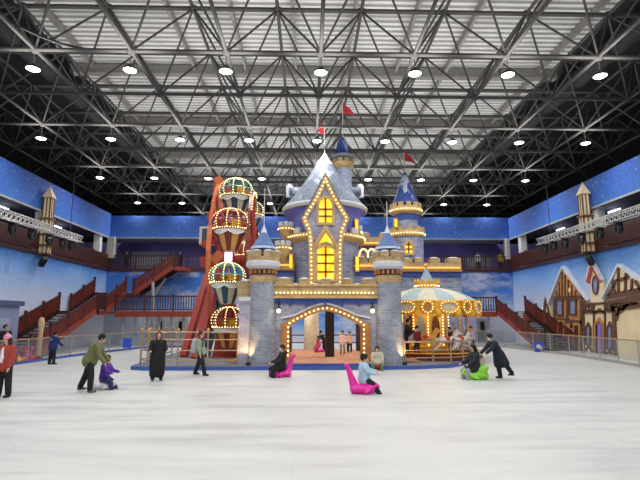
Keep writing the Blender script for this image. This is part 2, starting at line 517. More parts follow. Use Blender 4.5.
def lamp(name, kind, parent, loc, energy, color=(1, 1, 1), size=0.3, rot=(0, 0, 0), spot=None):
    l = bpy.data.lights.new(name, kind); l.energy = energy; l.color = color
    if kind == 'AREA': l.shape = 'DISK'; l.size = size
    else: l.shadow_soft_size = size
    if kind == 'SPOT': l.spot_size = spot or R(90); l.spot_blend = 0.6
    o = bpy.data.objects.new(name, l); C.objects.link(o)
    off = Vector((0, 0, 0)); q = parent
    while q is not None: off += Vector(q.location); q = q.parent
    o.location = Vector(loc) - off; o.rotation_euler = rot
    if parent is not None: o.parent = parent
    return o


# ------------------------------------------------------------------ the hall
XL, XR, YB = -17.0, 17.6, 41.0
ZB, ZG, ZT = 6.15, 8.86, 10.75      # gallery floor, gallery head, top of the painted band
m = MB(); m.bb((XL - 9, -22, -0.3), (XR + 9, 60, 0)); struct('floor', m, 'ice')
# roof deck: corrugated sheets
m = MB()
y = -22.0; v = []; k = 0
while y < 60:
    z = 17.6 + (0.09 if k % 2 else 0); v += [(-14.6, y, z), (15.6, y, z)]
    y += 0.2 if k % 2 == 0 else 0.1
    v += [(-14.6, y, z), (15.6, y, z)]; y += 0.07; k += 1
n = len(v) // 2
for i in range(n - 1):
    m.cur = 0 if i % 4 == 0 else 1
    m.add(v[2 * i:2 * i + 4], [(0, 1, 3, 2)])
struct('ceiling', m, ['deck', 'deck_groove_shade'])
m = MB()
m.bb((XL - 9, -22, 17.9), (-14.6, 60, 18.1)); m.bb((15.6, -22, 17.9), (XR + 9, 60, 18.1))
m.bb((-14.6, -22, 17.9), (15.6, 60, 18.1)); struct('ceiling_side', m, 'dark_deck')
m = MB()
for X in (-13.2, -10.1, -7.0, -3.9, -0.8, 2.3, 5.4, 8.5, 11.6, 14.4): m.bb((X - 0.07, -20, 17.15), (X + 0.07, 58, 17.55))
for Y in range(12, 60, 8): m.bb((-14.6, Y - 0.25, 16.95), (15.6, Y + 0.25, 17.5))
o = struct('ceiling_beam', m, mat('beam_grey', (138, 136, 132), 0.6))
m = MB()
m.bb((XL - 9, 59.7, 0), (XR + 9, 60, 18)); m.bb((XL - 9.2, -22, 0), (XL - 9, 60, 18)); m.bb((XR + 9, -22, 0), (XR + 9.2, 60, 18))
struct('wall_outer', m, 'dark')
m = MB(); m.bb((XL - 9, -22.3, 0), (XR + 9, -22, 18)); struct('wall_front', m, 'grey_wall')
# side and rear partitions with their painted band
for side, X, o_ in (('left', XL, -1), ('right', XR, 1)):
    m = MB(); m.bb((X, -21.9, 0), (X + o_ * 0.25, YB, ZB)); struct('wall_' + side, m, 'mural_side')
    m = MB(); m.bb((X, -21.9, ZG), (X + o_ * 0.25, YB, ZT + (0.14 if o_ < 0 else -0.08))); struct('wall_%s_upper' % side, m, 'band')
    m = MB(); m.bb((X + o_ * 0.25, -21.9, ZB - 0.25), (X + o_ * 3.4, YB, ZB)); m.bb((X + o_ * 3.3, -21.9, ZB), (X + o_ * 3.5, YB + 3, ZG))
    m.bb((X + o_ * 0.25, -21.9, ZG), (X + o_ * 3.4, YB, ZG + 0.1)); struct('wall_%s_gallery' % side, m, mat('gallery_grey_' + side, (58, 56, 84), 0.8))
m = MB(); m.bb((XL, YB, 2.4), (XR, YB + 0.25, ZB)); struct('wall_back', m, 'mural_back')
m = MB(); m.bb((XL, YB, 0), (XR, YB + 0.25, 2.4)); struct('wall_back_lower', m, 'mural_low')
m = MB(); m.bb((XL - 0.25, YB, ZG), (XR + 0.25, YB + 0.25, ZT)); struct('wall_back_upper', m, 'band')
struct('floor_gallery', MB().bb((XL, YB + 0.25, ZB - 0.25), (XR, YB + 2.98, ZB)), 'grey_wall')
struct('wall_back_gallery', MB().bb((XL - 3.5, YB + 3, ZB), (XR + 3.5, YB + 3.2, ZG)), 'purple')
struct('ceiling_gallery', MB().bb((XL, YB + 0.25, ZG), (XR, YB + 3, ZG + 0.1)), 'grey_wall')
struct('wall_back_center', MB().bb((xx(262, YB), YB - 0.08, 0), (xx(392, YB), YB, 2.4)), mural('cloudy_sky_mural_low', [(0.0, (196, 206, 224)), (0.4, (92, 150, 220)), (1.0, (74, 136, 214))], 0.3, 3.0, 0.2, (206, 212, 226), 0.05))
# tube lamps in the galleries
def tube_lamp(label, a, b, e, first=[0]):
    a = Vector(a); b = Vector(b); t = thing('tube_lamp', label, 'lamp', (a + b) / 2, 0, 'tube lamps of the galleries')
    MB().beam(a + Vector((0, 0, 0.08)), b + Vector((0, 0, 0.08)), 0.14, 0.08).build('housing', 'white', t)
    MB().bar(a, b, 0.04).build('tube', 'tube', t)
    lamp('tube_light', 'POINT', t, tuple((a + b) / 2 - Vector((0, 0, 0.25))), e, (0.9, 0.94, 1.0), 0.4)


for X, nm in ((XL - 1.6, 'left'), (XR + 1.6, 'right')):
    for Y, q in ((23.0, 'near'), (29.0, 'middle'), (35.5, 'far')):
        tube_lamp('white tube lamp on the %s gallery ceiling, %s one' % (nm, q), (X, Y - 0.6, ZG - 0.14), (X, Y + 0.6, ZG - 0.14), 22)
# head beams over the gallery openings
m = MB(); m.bb((XL, -10, ZG - 0.12), (XL + 0.06, YB, ZG)); m.bb((XR - 0.06, -10, ZG - 0.12), (XR, YB, ZG)); m.bb((XL, YB - 0.06, ZG - 0.1), (XR, YB, ZG)); struct('trim_1', m, 'grey_wall')
# white pilasters in the gallery corners
for X, w, i in ((XL + 0.1, 0.3, 2), (XR - 0.3, 0.5, 3)):
    m = MB(); m.bb((X - w / 2 + (0 if i == 2 else .1), YB - 0.3, ZB + 0.9), (X + w / 2 + (.3 if i == 2 else -.1), YB + 0.3, ZG)); struct('trim_%d' % i, m, 'pilaster')
for X, Y, i in ((XL - 0.3, 39.5, 4), (XR + 0.3, 39.2, 5), (XL - 0.35, 31.0, 6), (XR + 0.35, 28.6, 7)):
    m = MB(); m.box((X, Y, (ZB + ZG) / 2), (0.5, 0.5, ZG - ZB)); struct('trim_%d' % i, m, 'white')
# pale notice panels on the rear gallery wall
m = MB(); m.bb((xx(130, 44), YB + 2.95, 6.4), (xx(166, 44), YB + 3.0, 8.0)); m.bb((xx(468, 44), YB + 2.95, 6.5), (xx(492, 44), YB + 3.0, 7.6)); struct('trim_8', m, 'grey_wall')
# blue-grey door openings under the walkways
for i, (a, b, c) in enumerate(((152, 172, 'grey_wall'), (175, 189, 'grey_wall'), (460, 490, 'lilac'))):
    z1 = 2.3
    m = MB(); m.bb((xx(a, YB), YB - 0.06, 0), (xx(b, YB), YB, z1)); o = struct('door_%d_surround' % (i + 1), m, c)
    m = MB()
    for q in ((0.35, 0.5), (0.5, 0.65)) if i < 2 else ((0.5, 0.68), (0.68, 0.86)):
        x0 = xx(a, YB); x1 = xx(b, YB); m.bb((x0 + (x1 - x0) * q[0] + .02, YB - 0.1, 0), (x0 + (x1 - x0) * q[1] - .02, YB - 0.06, 2.0))
    o2 = struct('door_%d' % (i + 1), m, mat('door_grey_%d' % i, (150, 152, 150), 0.5)); o2.parent = o
    m = MB()
    for q in (0.46, 0.54) if i < 2 else (0.66, 0.72):
        x0 = xx(a, YB); x1 = xx(b, YB); m.bb((x0 + (x1 - x0) * q - 0.1, YB - 0.12, 1.0), (x0 + (x1 - x0) * q + 0.1, YB - 0.1, 1.75))
    o3 = m.build('door_window', 'black', o2)

# ------------------------------------------------------------------ space frame of the roof
sf = thing('space_frame', 'dark grey steel space frame of struts spanning the whole hall under the roof', 'roof frame', (0.48, 20, 12.7))
S = 3.8
bx = [0.48 + S * i for i in range(-6, 7)]; by = [6.6 + S * j for j in range(14)]
tx = [0.48 + S * (i + 0.5) for i in range(-6, 6)]; ty = [8.5 + S * j for j in range(13)]
ZBt, ZTp = 12.7, 15.9
def chord(xs, Y, Z, r, rn, name):
    m = MB(); prof = []
    for X in xs:
        if prof: prof.append((X - rn, r))
        prof += [(X - rn * 0.6, rn * 0.85), (X, rn), (X + rn * 0.6, rn * 0.85), (X + rn, r)]
    v = []; n = 8
    for X, rr in prof:
        for k in range(n): v.append((X, Y + rr * math.cos(2 * PI * k / n + PI / 8), Z + rr * math.sin(2 * PI * k / n + PI / 8)))
    f = [(i * n + k, i * n + (k + 1) % n, (i + 1) * n + (k + 1) % n, (i + 1) * n + k) for i in range(len(prof) - 1) for k in range(n)]
    m.add(v, f); m.build(name, 'steel', sf)


for Y in by: chord(bx, Y, ZBt, 0.085, 0.17, 'bottom_chord')
for X in bx: MB().bar((X, by[0], ZBt), (X, by[-1], ZBt), 0.075).build('bottom_chord', 'steel', sf)
for Y in ty: chord(tx, Y, ZTp, 0.11, 0.18, 'top_chord')
for X in tx: MB().bar((X, ty[0], ZTp), (X, ty[-1], ZTp), 0.08).build('top_chord', 'steel', sf)
for Y in ty:
    m = MB()
    for X in tx:
        for dx in (-S / 2, S / 2):
            for dy in (-S / 2, S / 2): m.bar((X, Y, ZTp), (X + dx, Y + dy, ZBt), 0.05, n=6)
    m.build('web_lattice', 'steel', sf)

# high-bay lamps
lp = thing('high_bay_lamp', 'tmp', 'lamp')
MB().lathe([(0.03, 0.26), (0.1, 0.24), (0.12, 0.14), (0.25, 0.09), (0.27, 0.02), (0.25, 0.0)], (0, 0, 0), 16).build('housing', 'black', lp, True)
MB().lathe([(0.0, -0.06), (0.16, -0.05), (0.255, 0.0)], (0, 0, 0), 16).build('lens', 'lens', lp, True)
MB().bar((0, 0, 0.24), (0, 0, 0.66), 0.02).build('hook', 'steel', lp)
la = lamp('lamp_light', 'AREA', lp, (0, 0, -0.06), LAMP_W, (1.0, 0.985, 0.96), 0.45)
la.data.spread = R(175)
lu = lamp('deck_fill_uplight', 'AREA', lp, (0, 0, 0.08), DECK_FILL_UP, (1.0, 0.98, 0.94), 2.4, (PI, 0, 0))  # added fill disk, wider than the lamp and unseen from below
rows = ['row nearest the camera', 'second row from the camera', 'third row from the camera', 'fourth row from the camera', 'row past the rear wall', 'row above the camera', 'row behind the camera', 'rearmost row']
order = [18.0, 25.6, 33.2, 40.8, 48.4, 10.4, 2.8, -4.8]
first = True
nth = ['leftmost', 'second from left', 'third from left', 'fourth from left', 'fifth from left', 'sixth from left', 'seventh from left', 'eighth from left', 'ninth from left', 'tenth from left', 'eleventh from left']
for ri, Y in enumerate(order):
    idx = [-3, -2, -1, 0, 1, 2, 3] if ri == 0 or ri == 4 else ([-3, -1, 1, 3] if ri > 4 else [-4, -3, -2, -1, 0, 1, 2, 3, 4])
    for q, i in enumerate(idx):
        lab = 'round ceiling lamp, %s in the %s' % (nth[q], rows[ri])
        if ri >= 4: lab = 'round ceiling lamp, %s in the %s' % (nth[q], rows[ri])
        loc = (0.48 + S * i, Y, 11.86 - (0.01 if ri else 0))
        o = lp if first else dup(lp, loc)
        first = False
        o.location = loc; o['label'] = lab; o['group'] = 'ceiling lamps of the hall'
        if ri >= 4:
            for ch in o.children:
                if ch.type == 'LIGHT' and 'uplight' not in ch.name: ch.data = ch.data.copy(); ch.data.energy = LAMP_W * (2.0 if ri > 4 else 1.6)
# cable slung under the roof
pts = [P(-5, 12, 16.2), P(14, 24, 16.6), P(40, 36, 17), P(62, 44, 17.4), P(80, 48, 17.7), P(99, 51, 18)]
tag(MB().tube(pts, 0.05).build('slung_cable', 'black'), 'black cable slung in a curve under the roof frame', 'cable')
# dark air ducts along the edges of the bright roof
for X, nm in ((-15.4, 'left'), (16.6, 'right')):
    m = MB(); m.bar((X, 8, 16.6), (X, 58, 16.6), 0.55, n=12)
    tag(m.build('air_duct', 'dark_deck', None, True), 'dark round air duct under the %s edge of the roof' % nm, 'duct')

# ------------------------------------------------------------------ gallery balustrades, walkways, stairs
def railing(name, label, p, q, post=2.0, h=1.05, pitch=0.16, slat=0.05, mats=('dark_wood', 'dark_wood'), solid=False, fascia=None, fm='fascia'):
    p = Vector(p); q = Vector(q); L = (q - p).length; d = (q - p) / L
    t = thing(name, label, 'railing', p)
    up = Vector((0, 0, 1))
    MB().beam(p + up * h, q + up * h, 0.1, 0.1).build('top_rail', mats[0], t)
    MB().beam(p + up * 0.12, q + up * 0.12, 0.07, 0.08).build('bottom_rail', mats[0], t)
    n = max(1, round(L / post))
    for i in range(n + 1):
        c = p + d * (L * i / n); MB().box(c + up * (h + 0.14) / 2, (0.12, 0.12, h + 0.14)).build('post', mats[0], t)
    for i in range(n):
        m = MB(); a = p + d * (L * i / n); b = p + d * (L * (i + 1) / n); k = int((b - a).length / pitch)
        for j in range(1, k):
            c = a + (b - a) * j / k; m.beam(c + up * 0.14, c + up * (h - 0.04), slat, slat)
        m.build('slat_panel', mats[1], t)
    if fascia: MB().beam(p - up * (fascia / 2), q - up * (fascia / 2), 0.14, fascia).build('fascia', fm, t)
    return t


railing('gallery_railing', 'dark red-brown slatted railing along the left upper gallery', (XL + 0.08, 14, ZB + 0.05), (XL + 0.08, YB - 0.1, ZB + 0.05), 3.0, 1.1, 0.13, 0.105, fascia=0.2, fm='dark_wood')
railing('gallery_railing', 'dark red-brown slatted railing along the right upper gallery', (XR - 0.08, 14, ZB + 0.05), (XR - 0.08, YB - 0.1, ZB + 0.05), 3.0, 1.1, 0.13, 0.105, fascia=0.2, fm='dark_wood')
railing('gallery_railing', 'dark open railing of the rear gallery behind the big wheel', (XL + 0.2, YB - 0.1, ZB + 0.05), (xx(212, YB), YB - 0.1, ZB + 0.05), 2.2, 1.05, 0.2, 0.06, fascia=0.25, fm='dark_wood')
railing('gallery_railing', 'dark open railing of the rear gallery right of the castle wall', (xx(440, YB), YB - 0.1, ZB + 0.05), (XR - 0.2, YB - 0.1, ZB + 0.05), 2.2, 1.05, 0.2, 0.06, fascia=0.25, fm='dark_wood')
# rear walkways halfway up
ZW = 2.55
for lab, x0, x1, Y in (('left walkway at half height, red-brown railing with pale gaps, between stairs and big wheel', -14.2, -7.9, 36.2), ('right walkway at half height, red-brown railing behind the carousel', xx(440, 38), 15.0, 38.2)):
    t = railing('walkway', lab, (x0, Y, ZW), (x1, Y, ZW), 2.1, 1.1, 0.19, 0.06, ('dark_wood', 'dark_wood'), fascia=0.42)
    t['category'] = 'walkway'
    MB().bb((x0, Y + 0.06, ZW - 0.2), (x1, Y + 1.6, ZW - 0.02)).build('deck', 'red_wood', t)
    nc = 7 if x0 < 0 else 3
    for k in range(nc):
        X = x0 + 0.4 + (x1 - x0 - 0.9) * k / (nc - 1)
        MB().bar((X, Y + 0.5, 0), (X, Y + 0.5, ZW - 0.2), 0.1).build('column', 'grey_wall', t)


def stair(name, label, p0, p1, side_vec, width, n, h=1.0, out=True):
    """flight from p0 (bottom) to p1 (top); side_vec points across"""
    p0 = Vector(p0); p1 = Vector(p1); sv = Vector(side_vec) * width; up = Vector((0, 0, 1))
    t = thing(name, label, 'stairs', p0)
    d = (p1 - p0) / n
    fl = Vector((d.x, d.y, 0))
    for i in range(n):
        c = p0 + fl * (i + 0.5) + up * (d.z * (i + 1) - 0.03) + sv / 2
        w = [abs(sv.x) + abs(fl.x) * 1.1, abs(sv.y) + abs(fl.y) * 1.1, 0.06]
        MB().box(c, w).build('tread', 'dark_wood', t)
    for s_ in (Vector((0, 0, 0)), sv):
        MB().beam(p0 + s_ - up * 0.02, p1 + s_ - up * 0.02, 0.1, 0.36).build('stringer', 'fascia' if s_.length < 0.01 else 'dark_wood', t)
        MB().beam(p0 + s_ + up * h, p1 + s_ + up * h, 0.1, 0.1).build('handrail', 'dark_wood', t)
        k = max(2, round((p1 - p0).length / 1.9))
        for i in range(k + 1):
            c = p0 + (p1 - p0) * i / k + s_; MB().box(c + up * (h + 0.25) / 2, (0.13, 0.13, h + 0.25)).build('post', 'dark_wood', t)
        m = MB(); k = int((p1 - p0).length / 0.16)
        for i in range(1, k):
            c = p0 + (p1 - p0) * i / k + s_; m.beam(c + up * 0.12, c + up * (h - 0.03), 0.085, 0.085)
        m.build('slat_panel', 'red_wood', t)
    return t


stair('staircase', 'long dark red stair climbing along the left wall from the rink', (-14.3, 25.6, 0), (-14.3, 33.1, ZW), (-1, 0, 0), 2.5, 15)
m = MB(); m.bb((-16.9, 33.4, 2.35), (-14.22, 36.1, ZW - 0.02)); tag(m.build('stair_landing', 'red_wood'), 'dark landing at the head of the long left wall stair', 'landing')
railing('landing_railing', 'short dark red railing on the landing above the left wall stair', (-14.3, 33.4, ZW), (-14.3, 34.6, ZW), 1.3, 1.1, 0.19, 0.06, fascia=0.3)
stair('staircase', 'upper red stair slanting up the rear wall to the left gallery', (-14.0, 39.0, 4.0), (-10.9, 39.0, ZB), (0, 1, 0), 1.6, 12)
stair('staircase', 'short dark red stair on the left wall from the lower landing to the corner', (-14.35, 34.7, ZW), (-14.35, 38.3, 4.0), (-1, 0, 0), 2.45, 8)
m = MB(); m.bb((-16.9, 38.4, 3.8), (-14.1, 40.8, 4.0)); tag(m.build('stair_landing', 'red_wood'), 'dark corner landing between the two left stairs near the rear wall', 'landing')
m = MB(); m.bb((-10.8, 39.0, ZB - 0.3), (-9.9, 40.8, ZB)); tag(m.build('stair_landing', 'fascia'), 'red landing joining the upper stair to the rear gallery', 'landing')
m = MB(); m.beam(P(152, 298, 39.8), P(166, 278, 39.8), 0.14, 0.14); tag(m.build('stair_brace', 'grey_wall'), 'grey slanted brace under the upper rear stair', 'brace')
m = MB(); m.bar(P(153, 330, 38.9), P(153, 282, 38.9), 0.12); tag(m.build('stair_column', 'grey_wall'), 'grey steel column under the upper rear stair', 'column')
stair('staircase', 'red stair running down the right wall from the walkway to the rink', (15.0, 31.0, 0), (15.0, 38.1, ZW), (1, 0, 0), 2.3, 16)

# hanging lighting trusses beside the galleries
def rig(label, X, y0, y1, z, hang):
    t = thing('lighting_truss', label, 'truss', (X, y0, z))
    w = 0.19; m = MB()
    for a in (-w, w):
        for b in (-w, w): MB().bar((X + a, y0, z + b), (X + a, y1, z + b), 0.035).build('chord', 'alu', t)
    k = int((y1 - y0) / 0.4)
    for i in range(k):
        ya = y0 + (y1 - y0) * i / k; yb = y0 + (y1 - y0) * (i + 1) / k
        for a in (-w, w):
            m.bar((X + a, ya, z - w), (X + a, yb, z + w), 0.02, n=5)
        m.bar((X - w, ya, z - w), (X + w, yb, z - w), 0.02, n=5); m.bar((X - w, ya, z + w), (X + w, ya, z + w), 0.02, n=5)
        m.bar((X - w, ya, z - w), (X - w, ya, z + w), 0.02, n=5); m.bar((X + w, ya, z - w), (X + w, ya, z + w), 0.02, n=5)
    m.build('lacing', 'alu', t)
    for Y in hang: MB().bar((X, Y, z + w), (X, Y, 12.7), 0.025).build('hanger_cable', 'steel', t)
    return t


rig('white lighting truss hung before the left gallery', -15.5, 14.5, 32.6, 7.33, (31.2, 20.0))
rig('white lighting truss hung before the right gallery', 16.0, 14.5, 32.4, 7.25, (30.9, 20.0))


def stage_light(x, y, z, label, first=[None]):
    if first[0] is None:
        t = thing('stage_light', label, 'stage light', (0, 0, 0), 0, 'black stage lights under the white trusses')
        m = MB(); m.box((0, 0, -0.13), (0.34, 0.3, 0.16)); m.build('base', 'black', t)
        for sx in (-0.19, 0.19): MB().box((sx, 0, -0.36), (0.06, 0.14, 0.36)).build('yoke_arm', 'black', t)
        m = MB(); m.lathe([(0.0, 0.02), (0.12, 0.0), (0.16, -0.12), (0.15, -0.34), (0.12, -0.36), (0, -0.36)], (0, 0, -0.32), 14); m.build('head', 'black', t, True)
        first[0] = t
    else: t = dup(first[0], (0, 0, 0))
    t.location = (x, y, z - 0.2); t['label'] = label
    return t


for nm, X, ys in (('left', -15.5, (23.6, 25.2, 27.0, 28.8, 30.4, 31.6)), ('right', 16.0, (24.0, 25.6, 27.4, 29.2, 30.6, 31.8))):
    for i, Y in enumerate(ys):
        stage_light(X, Y, 7.3 if X < 0 else 7.25, 'black moving stage light, %s along the %s white truss' % (['nearest', 'second', 'third', 'fourth', 'fifth', 'last'][i], nm))

# timber-framed decorative pillars on the gallery edges
for nm, X, Y in (('left', XL + 0.35, 30.5), ('right', XR - 0.4, 28.8)):
    t = thing('timber_pillar', 'cream half-timbered pillar with pointed top on the %s gallery edge' % nm, 'pillar', (X, Y, 6.0))
    w = 0.27
    m = MB(); m.bb((X - w, Y - w, 6.0), (X + w, Y + w, 8.3)); m.bb((X - w * 0.8, Y - w * 0.8, 8.3), (X + w * 0.8, Y + w * 0.8, 9.7))
    m.build('shaft', 'cream', t)
    m = MB()
    for z0, z1, ww in ((6.0, 8.3, w), (8.35, 9.7, w * 0.8)):
        for a in (-1, 1):
            for b in (-1, 1): m.box((X + a * ww, Y + b * ww, (z0 + z1) / 2), (0.07, 0.07, z1 - z0))
        m.box((X, Y, (z0 + z1) / 2), (0.06, ww * 2 + .05, z1 - z0)); m.box((X, Y, (z0 + z1) / 2), (ww * 2 + .05, 0.06, z1 - z0))
    for z in (6.05, 6.6, 7.3, 8.3): m.box((X, Y, z), (w * 2 + 0.16, w * 2 + 0.16, 0.1))
    m.build('timber_frame', 'timber', t)
    m = MB(); m.box((X, Y, 8.32), (w * 2.5, w * 2.5, 0.1)); m.build('collar', 'tan_plain', t)
    m = MB(); c = w * 1.15
    m.add([(X - c, Y - c, 9.7), (X + c, Y - c, 9.7), (X + c, Y + c, 9.7), (X - c, Y + c, 9.7), (X, Y, 10.5)], [(0, 1, 4), (1, 2, 4), (2, 3, 4), (3, 0, 4), (3, 2, 1, 0)])
    m.build('pointed_roof', 'cream', t)
    t2 = thing('hanging_speaker', 'small black speaker hung below the %s timbered pillar' % nm, 'speaker', (X, Y - 0.2, 5.75))
    s_ = 1 if X < 0 else -1
    MB().beam((X - 0.1 * s_, Y - 0.1, 5.35), (X + 0.35 * s_, Y - 0.5, 5.75), 0.3, 0.3).build('cabinet', 'black', t2)
    MB().bar((X, Y - 0.2, 5.6), (X, Y - 0.2, 6.0), 0.03).build('bracket', 'black', t2)

# kiosk on the left
t = thing('kiosk', 'blue-grey kiosk box against the left wall beside the stair foot', 'kiosk', (-15.8, 21.6, 0))
m = MB(); m.bb((-16.95, 18.0, 0), (-14.75, 25.2, 2.7)); m.build('body', mat('kiosk_blue', (128, 140, 172), 0.6), t)
m = MB(); m.bb((-16.95, 17.8, 2.7), (-14.6, 25.35, 2.95)); m.build('roof_slab', mat('kiosk_roof', (70, 82, 120), 0.6), t)
m = MB(); m.bb((-14.75, 19.0, 0.9), (-14.69, 24.4, 2.1)); m.build('serving_window', mat('kiosk_shade', (150, 158, 184), 0.5), t)

# ------------------------------------------------------------------ rink fences
def glass_fence(label, pts, post=1.6, h=1.12):
    pts = [Vector(p) for p in pts]
    t = thing('glass_fence', label, 'fence', pts[0]); up = Vector((0, 0, 1))
    for a, b in zip(pts, pts[1:]):
        L = (b - a).length; n = max(1, round(L / post))
        MB().beam(a + up * h, b + up * h, 0.07, 0.06).build('handrail', 'rail_gold', t)
        MB().beam(a + up * 0.07, b + up * 0.06, 0.1, 0.12).build('kick_board', 'kerb_blue' if a.x < 0 else 'rail', t)
        for i in range(n):
            p = a + (b - a) * i / n; q = a + (b - a) * (i + 1) / n; d = (q - p).normalized()
            MB().bar(p, p + up * h, 0.03).build('post', 'rail', t)
            MB().beam(p + d * 0.06 + up * 0.64, q - d * 0.06 + up * 0.64, 0.02, 0.84).build('glass_panel', 'glass', t)
    MB().bar(pts[-1], pts[-1] + up * h, 0.03).build('post', 'rail', t)
    return t


glass_fence('glass rink fence with steel rail along the left side and rear left', [(-13.6, 14.0, 0), G(0, 367), G(70, 357), G(140, 348.5), G(208, 346.5)])
glass_fence('glass rink fence with steel rail along the right side and rear right', [(14.9, 14.0, 0), G(640, 367), G(570, 355.5), G(505, 347.5), G(452, 345.5)])
p = G(553.5, 351.5); t = thing('fence_sign', 'square blue sign with white swirl fixed to the right fence', 'sign', (p.x - 0.14, p.y - 0.3, 0.35))
c = P(539.5, 347, p.y - 0.35)
MB().box(c, (0.62, 0.04, 0.66)).build('board', 'sign_blue', t)
m = MB(); m.ball(c + Vector((-0.06, -0.03, 0.03)), 0.16, 12, 6, (1, 0.1, 0.8)); m.ball(c + Vector((0.08, -0.03, -0.05)), 0.12, 12, 6, (1, 0.1, 0.7)); m.build('white_swirl', 'white', t)
c = P(127, 343, 31.5)
tag(MB().box(c, (0.55, 0.04, 0.6)).build('fence_sign', 'sign_blue'), 'small plain blue sign on the far left fence', 'sign')

# ------------------------------------------------------------------ blue-edged plinth of the fairground
pl = []
q0 = G(137, 364.5, 0.1); YF = 20.35
pl = [(q0.x, YF + 1.0), (q0.x + 0.15, YF + 0.3), (q0.x + 0.8, YF)] + [(-2.5, YF), (2.0, YF), (4.4, YF + 0.1), (6.2, YF + 0.75), (7.2, YF + 1.9), (7.9, YF + 4), (7.9, 29), (q0.x, 29)]
m = MB(); m.prism(pl, 0.0, 0.14, 'Z'); o = m.build('trim_9', 'kerb_blue'); o['kind'] = 'structure'
m = MB(); m.prism([(x * 0.985 + 0.01, 24.5 + (y - 24.5) * 0.965) for x, y in pl], 0.14, 0.16, 'Z'); o = m.build('trim_10', 'concrete'); o['kind'] = 'structure'

# ------------------------------------------------------------------ the castle
castle = thing('castle', 'grey-blue stone fairytale castle with snowy pointed roofs, lit windows and bulb-lined gate', 'castle', (0.75, 21.6, 0.1))


def bulbs(pts, spacing, r, parent, m='bulb', off=(0, 0, 0)):
    """a festoon: thin wire that swells into a bulb every so often"""
    pts = [Vector(p) + Vector(off) for p in pts]; cs = []; acc = 0.0; nxt = 0.0
    for a, b in zip(pts, pts[1:]):
        L = (b - a).length
        while nxt <= acc + L + 1e-6:
            cs.append((a + (b - a) * ((nxt - acc) / max(L, 1e-6)), (b - a).normalized())); nxt += spacing
        acc += L
    mb = MB(); v = []; n = 6
    for c, d in cs:
        a, b = mb.frame(c, c + d)
        for t, rr in ((-1.0, 0.008), (-0.75, r * 0.72), (0.0, r), (0.75, r * 0.72), (1.0, 0.008)):
            for k in range(n): v.append(c + d * (t * r) + (a * math.cos(2 * PI * k / n) + b * math.sin(2 * PI * k / n)) * rr)
    q = len(v) // n
    for i in range(q - 1):
        mb.cur = 1 if i % 5 == 4 else 0
        for k in range(n): mb.mi.append(mb.cur); mb.uv.append(None); mb.f.append([i * n + k, i * n + (k + 1) % n, (i + 1) * n + (k + 1) % n, (i + 1) * n + k])
    mb.v = v
    return mb.build('bulb_border', [m, 'tan_plain'], parent, True)


def arc(c, r, a0, a1, n=24):
    return [Vector((c[0] + r * math.cos(a0 + (a1 - a0) * k / n), c[1] + r * math.sin(a0 + (a1 - a0) * k / n), c[2])) for k in range(n + 1)]


def merlons_round(c, r, n, w, h, t=0.16, ph=0.0, parent=None, m='tan', snow=0.0):
    for k in range(n):
        a = 2 * PI * k / n + ph; x = c[0] + r * math.cos(a); y = c[1] + r * math.sin(a)
        o = MB().box((x, y, c[2] + h / 2), (t, w, h), a).build('merlon', m, parent)


def pxs(pts, Y): return [(P(a, b, Y).x, P(a, b, Y).z) for a, b in pts]


# --- gatehouse
YG = 21.5
gate = None
XA, XB = xx(274, YG), xx(377, YG)
A = [(288, 364), (288, 324), (294, 320), (301, 316.5), (309, 312.5), (317, 309.5), (325, 308), (333, 309.5), (341, 312.5), (349, 316), (356, 319.5), (363, 324), (363, 364)]
arch = pxs(A, YG); arch[0] = (arch[0][0], 0.1); arch[-1] = (arch[-1][0], 0.1)
ztop = zz(285, YG)
out = [(XA, 0.1), (XA, ztop), (XB, ztop), (XB, 0.1)]
m = MB(); m.prism([(XA, 0.1), (XA, ztop), (XB, ztop), (XB, 0.1)] + list(reversed(arch)), YG, YG + 0.8)
gate = m.build('gatehouse', 'stone_mauve', castle)
m = MB()
zlo, zhi = zz(297.5, YG), zz(285.5, YG)
m.bb((XA, YG - 0.22, zlo), (XB, YG, zhi)); m.build('cornice', 'tan', gate)
m = MB(); m.bb((XA, YG - 0.28, zlo - 0.04), (XB, YG - 0.02, zlo + 0.05)); m.bb((XA, YG - 0.28, zhi - 0.04), (XB, YG - 0.02, zhi + 0.05)); m.build('cornice_moulding', 'tan_plain', gate)
bulbs([(XA + 0.12, YG - 0.25, zz(293, YG)), (XB - 0.1, YG - 0.25, zz(293, YG))], 0.17, 0.036, gate)
m = MB(); m.bb((XA, YG - 0.09, zz(304, YG)), (XB, YG, zlo - 0.04)); m.build('frieze', 'blue_paint', gate)
for px in (290, 306, 325, 342, 359): MB().box((xx(px, YG), YG - 0.1, zz(304, YG)), (0.1, 0.14, 0.22)).build('frieze_bracket', 'blue_paint', gate)
for a, b, top in ((275, 291, 278.5), (299, 309.5, 279), (321, 331, 279), (342, 352, 279), (363, 376, 279)):
    MB().bb((xx(a, YG), YG - 0.18, zhi), (xx(b, YG), YG + 0.35, zz(top, YG))).build('merlon', 'tan', gate)
    MB().ball((xx((a + b) / 2, YG), YG + 0.08, zz(top, YG)), 0.5, 10, 6, ((xx(b, YG) - xx(a, YG)) / 1.0 * 0.9, 0.5, 0.14)).build('merlon_snow', 'snow', gate, True)
for a, b in ((291, 299), (309, 321), (331, 342), (352, 363)): MB().ball((xx((a + b) / 2, YG), YG + 0.1, zhi), 0.5, 10, 6, (xx(b, YG) - xx(a, YG), 0.55, 0.22)).build('parapet_snow', 'snow', gate, True)
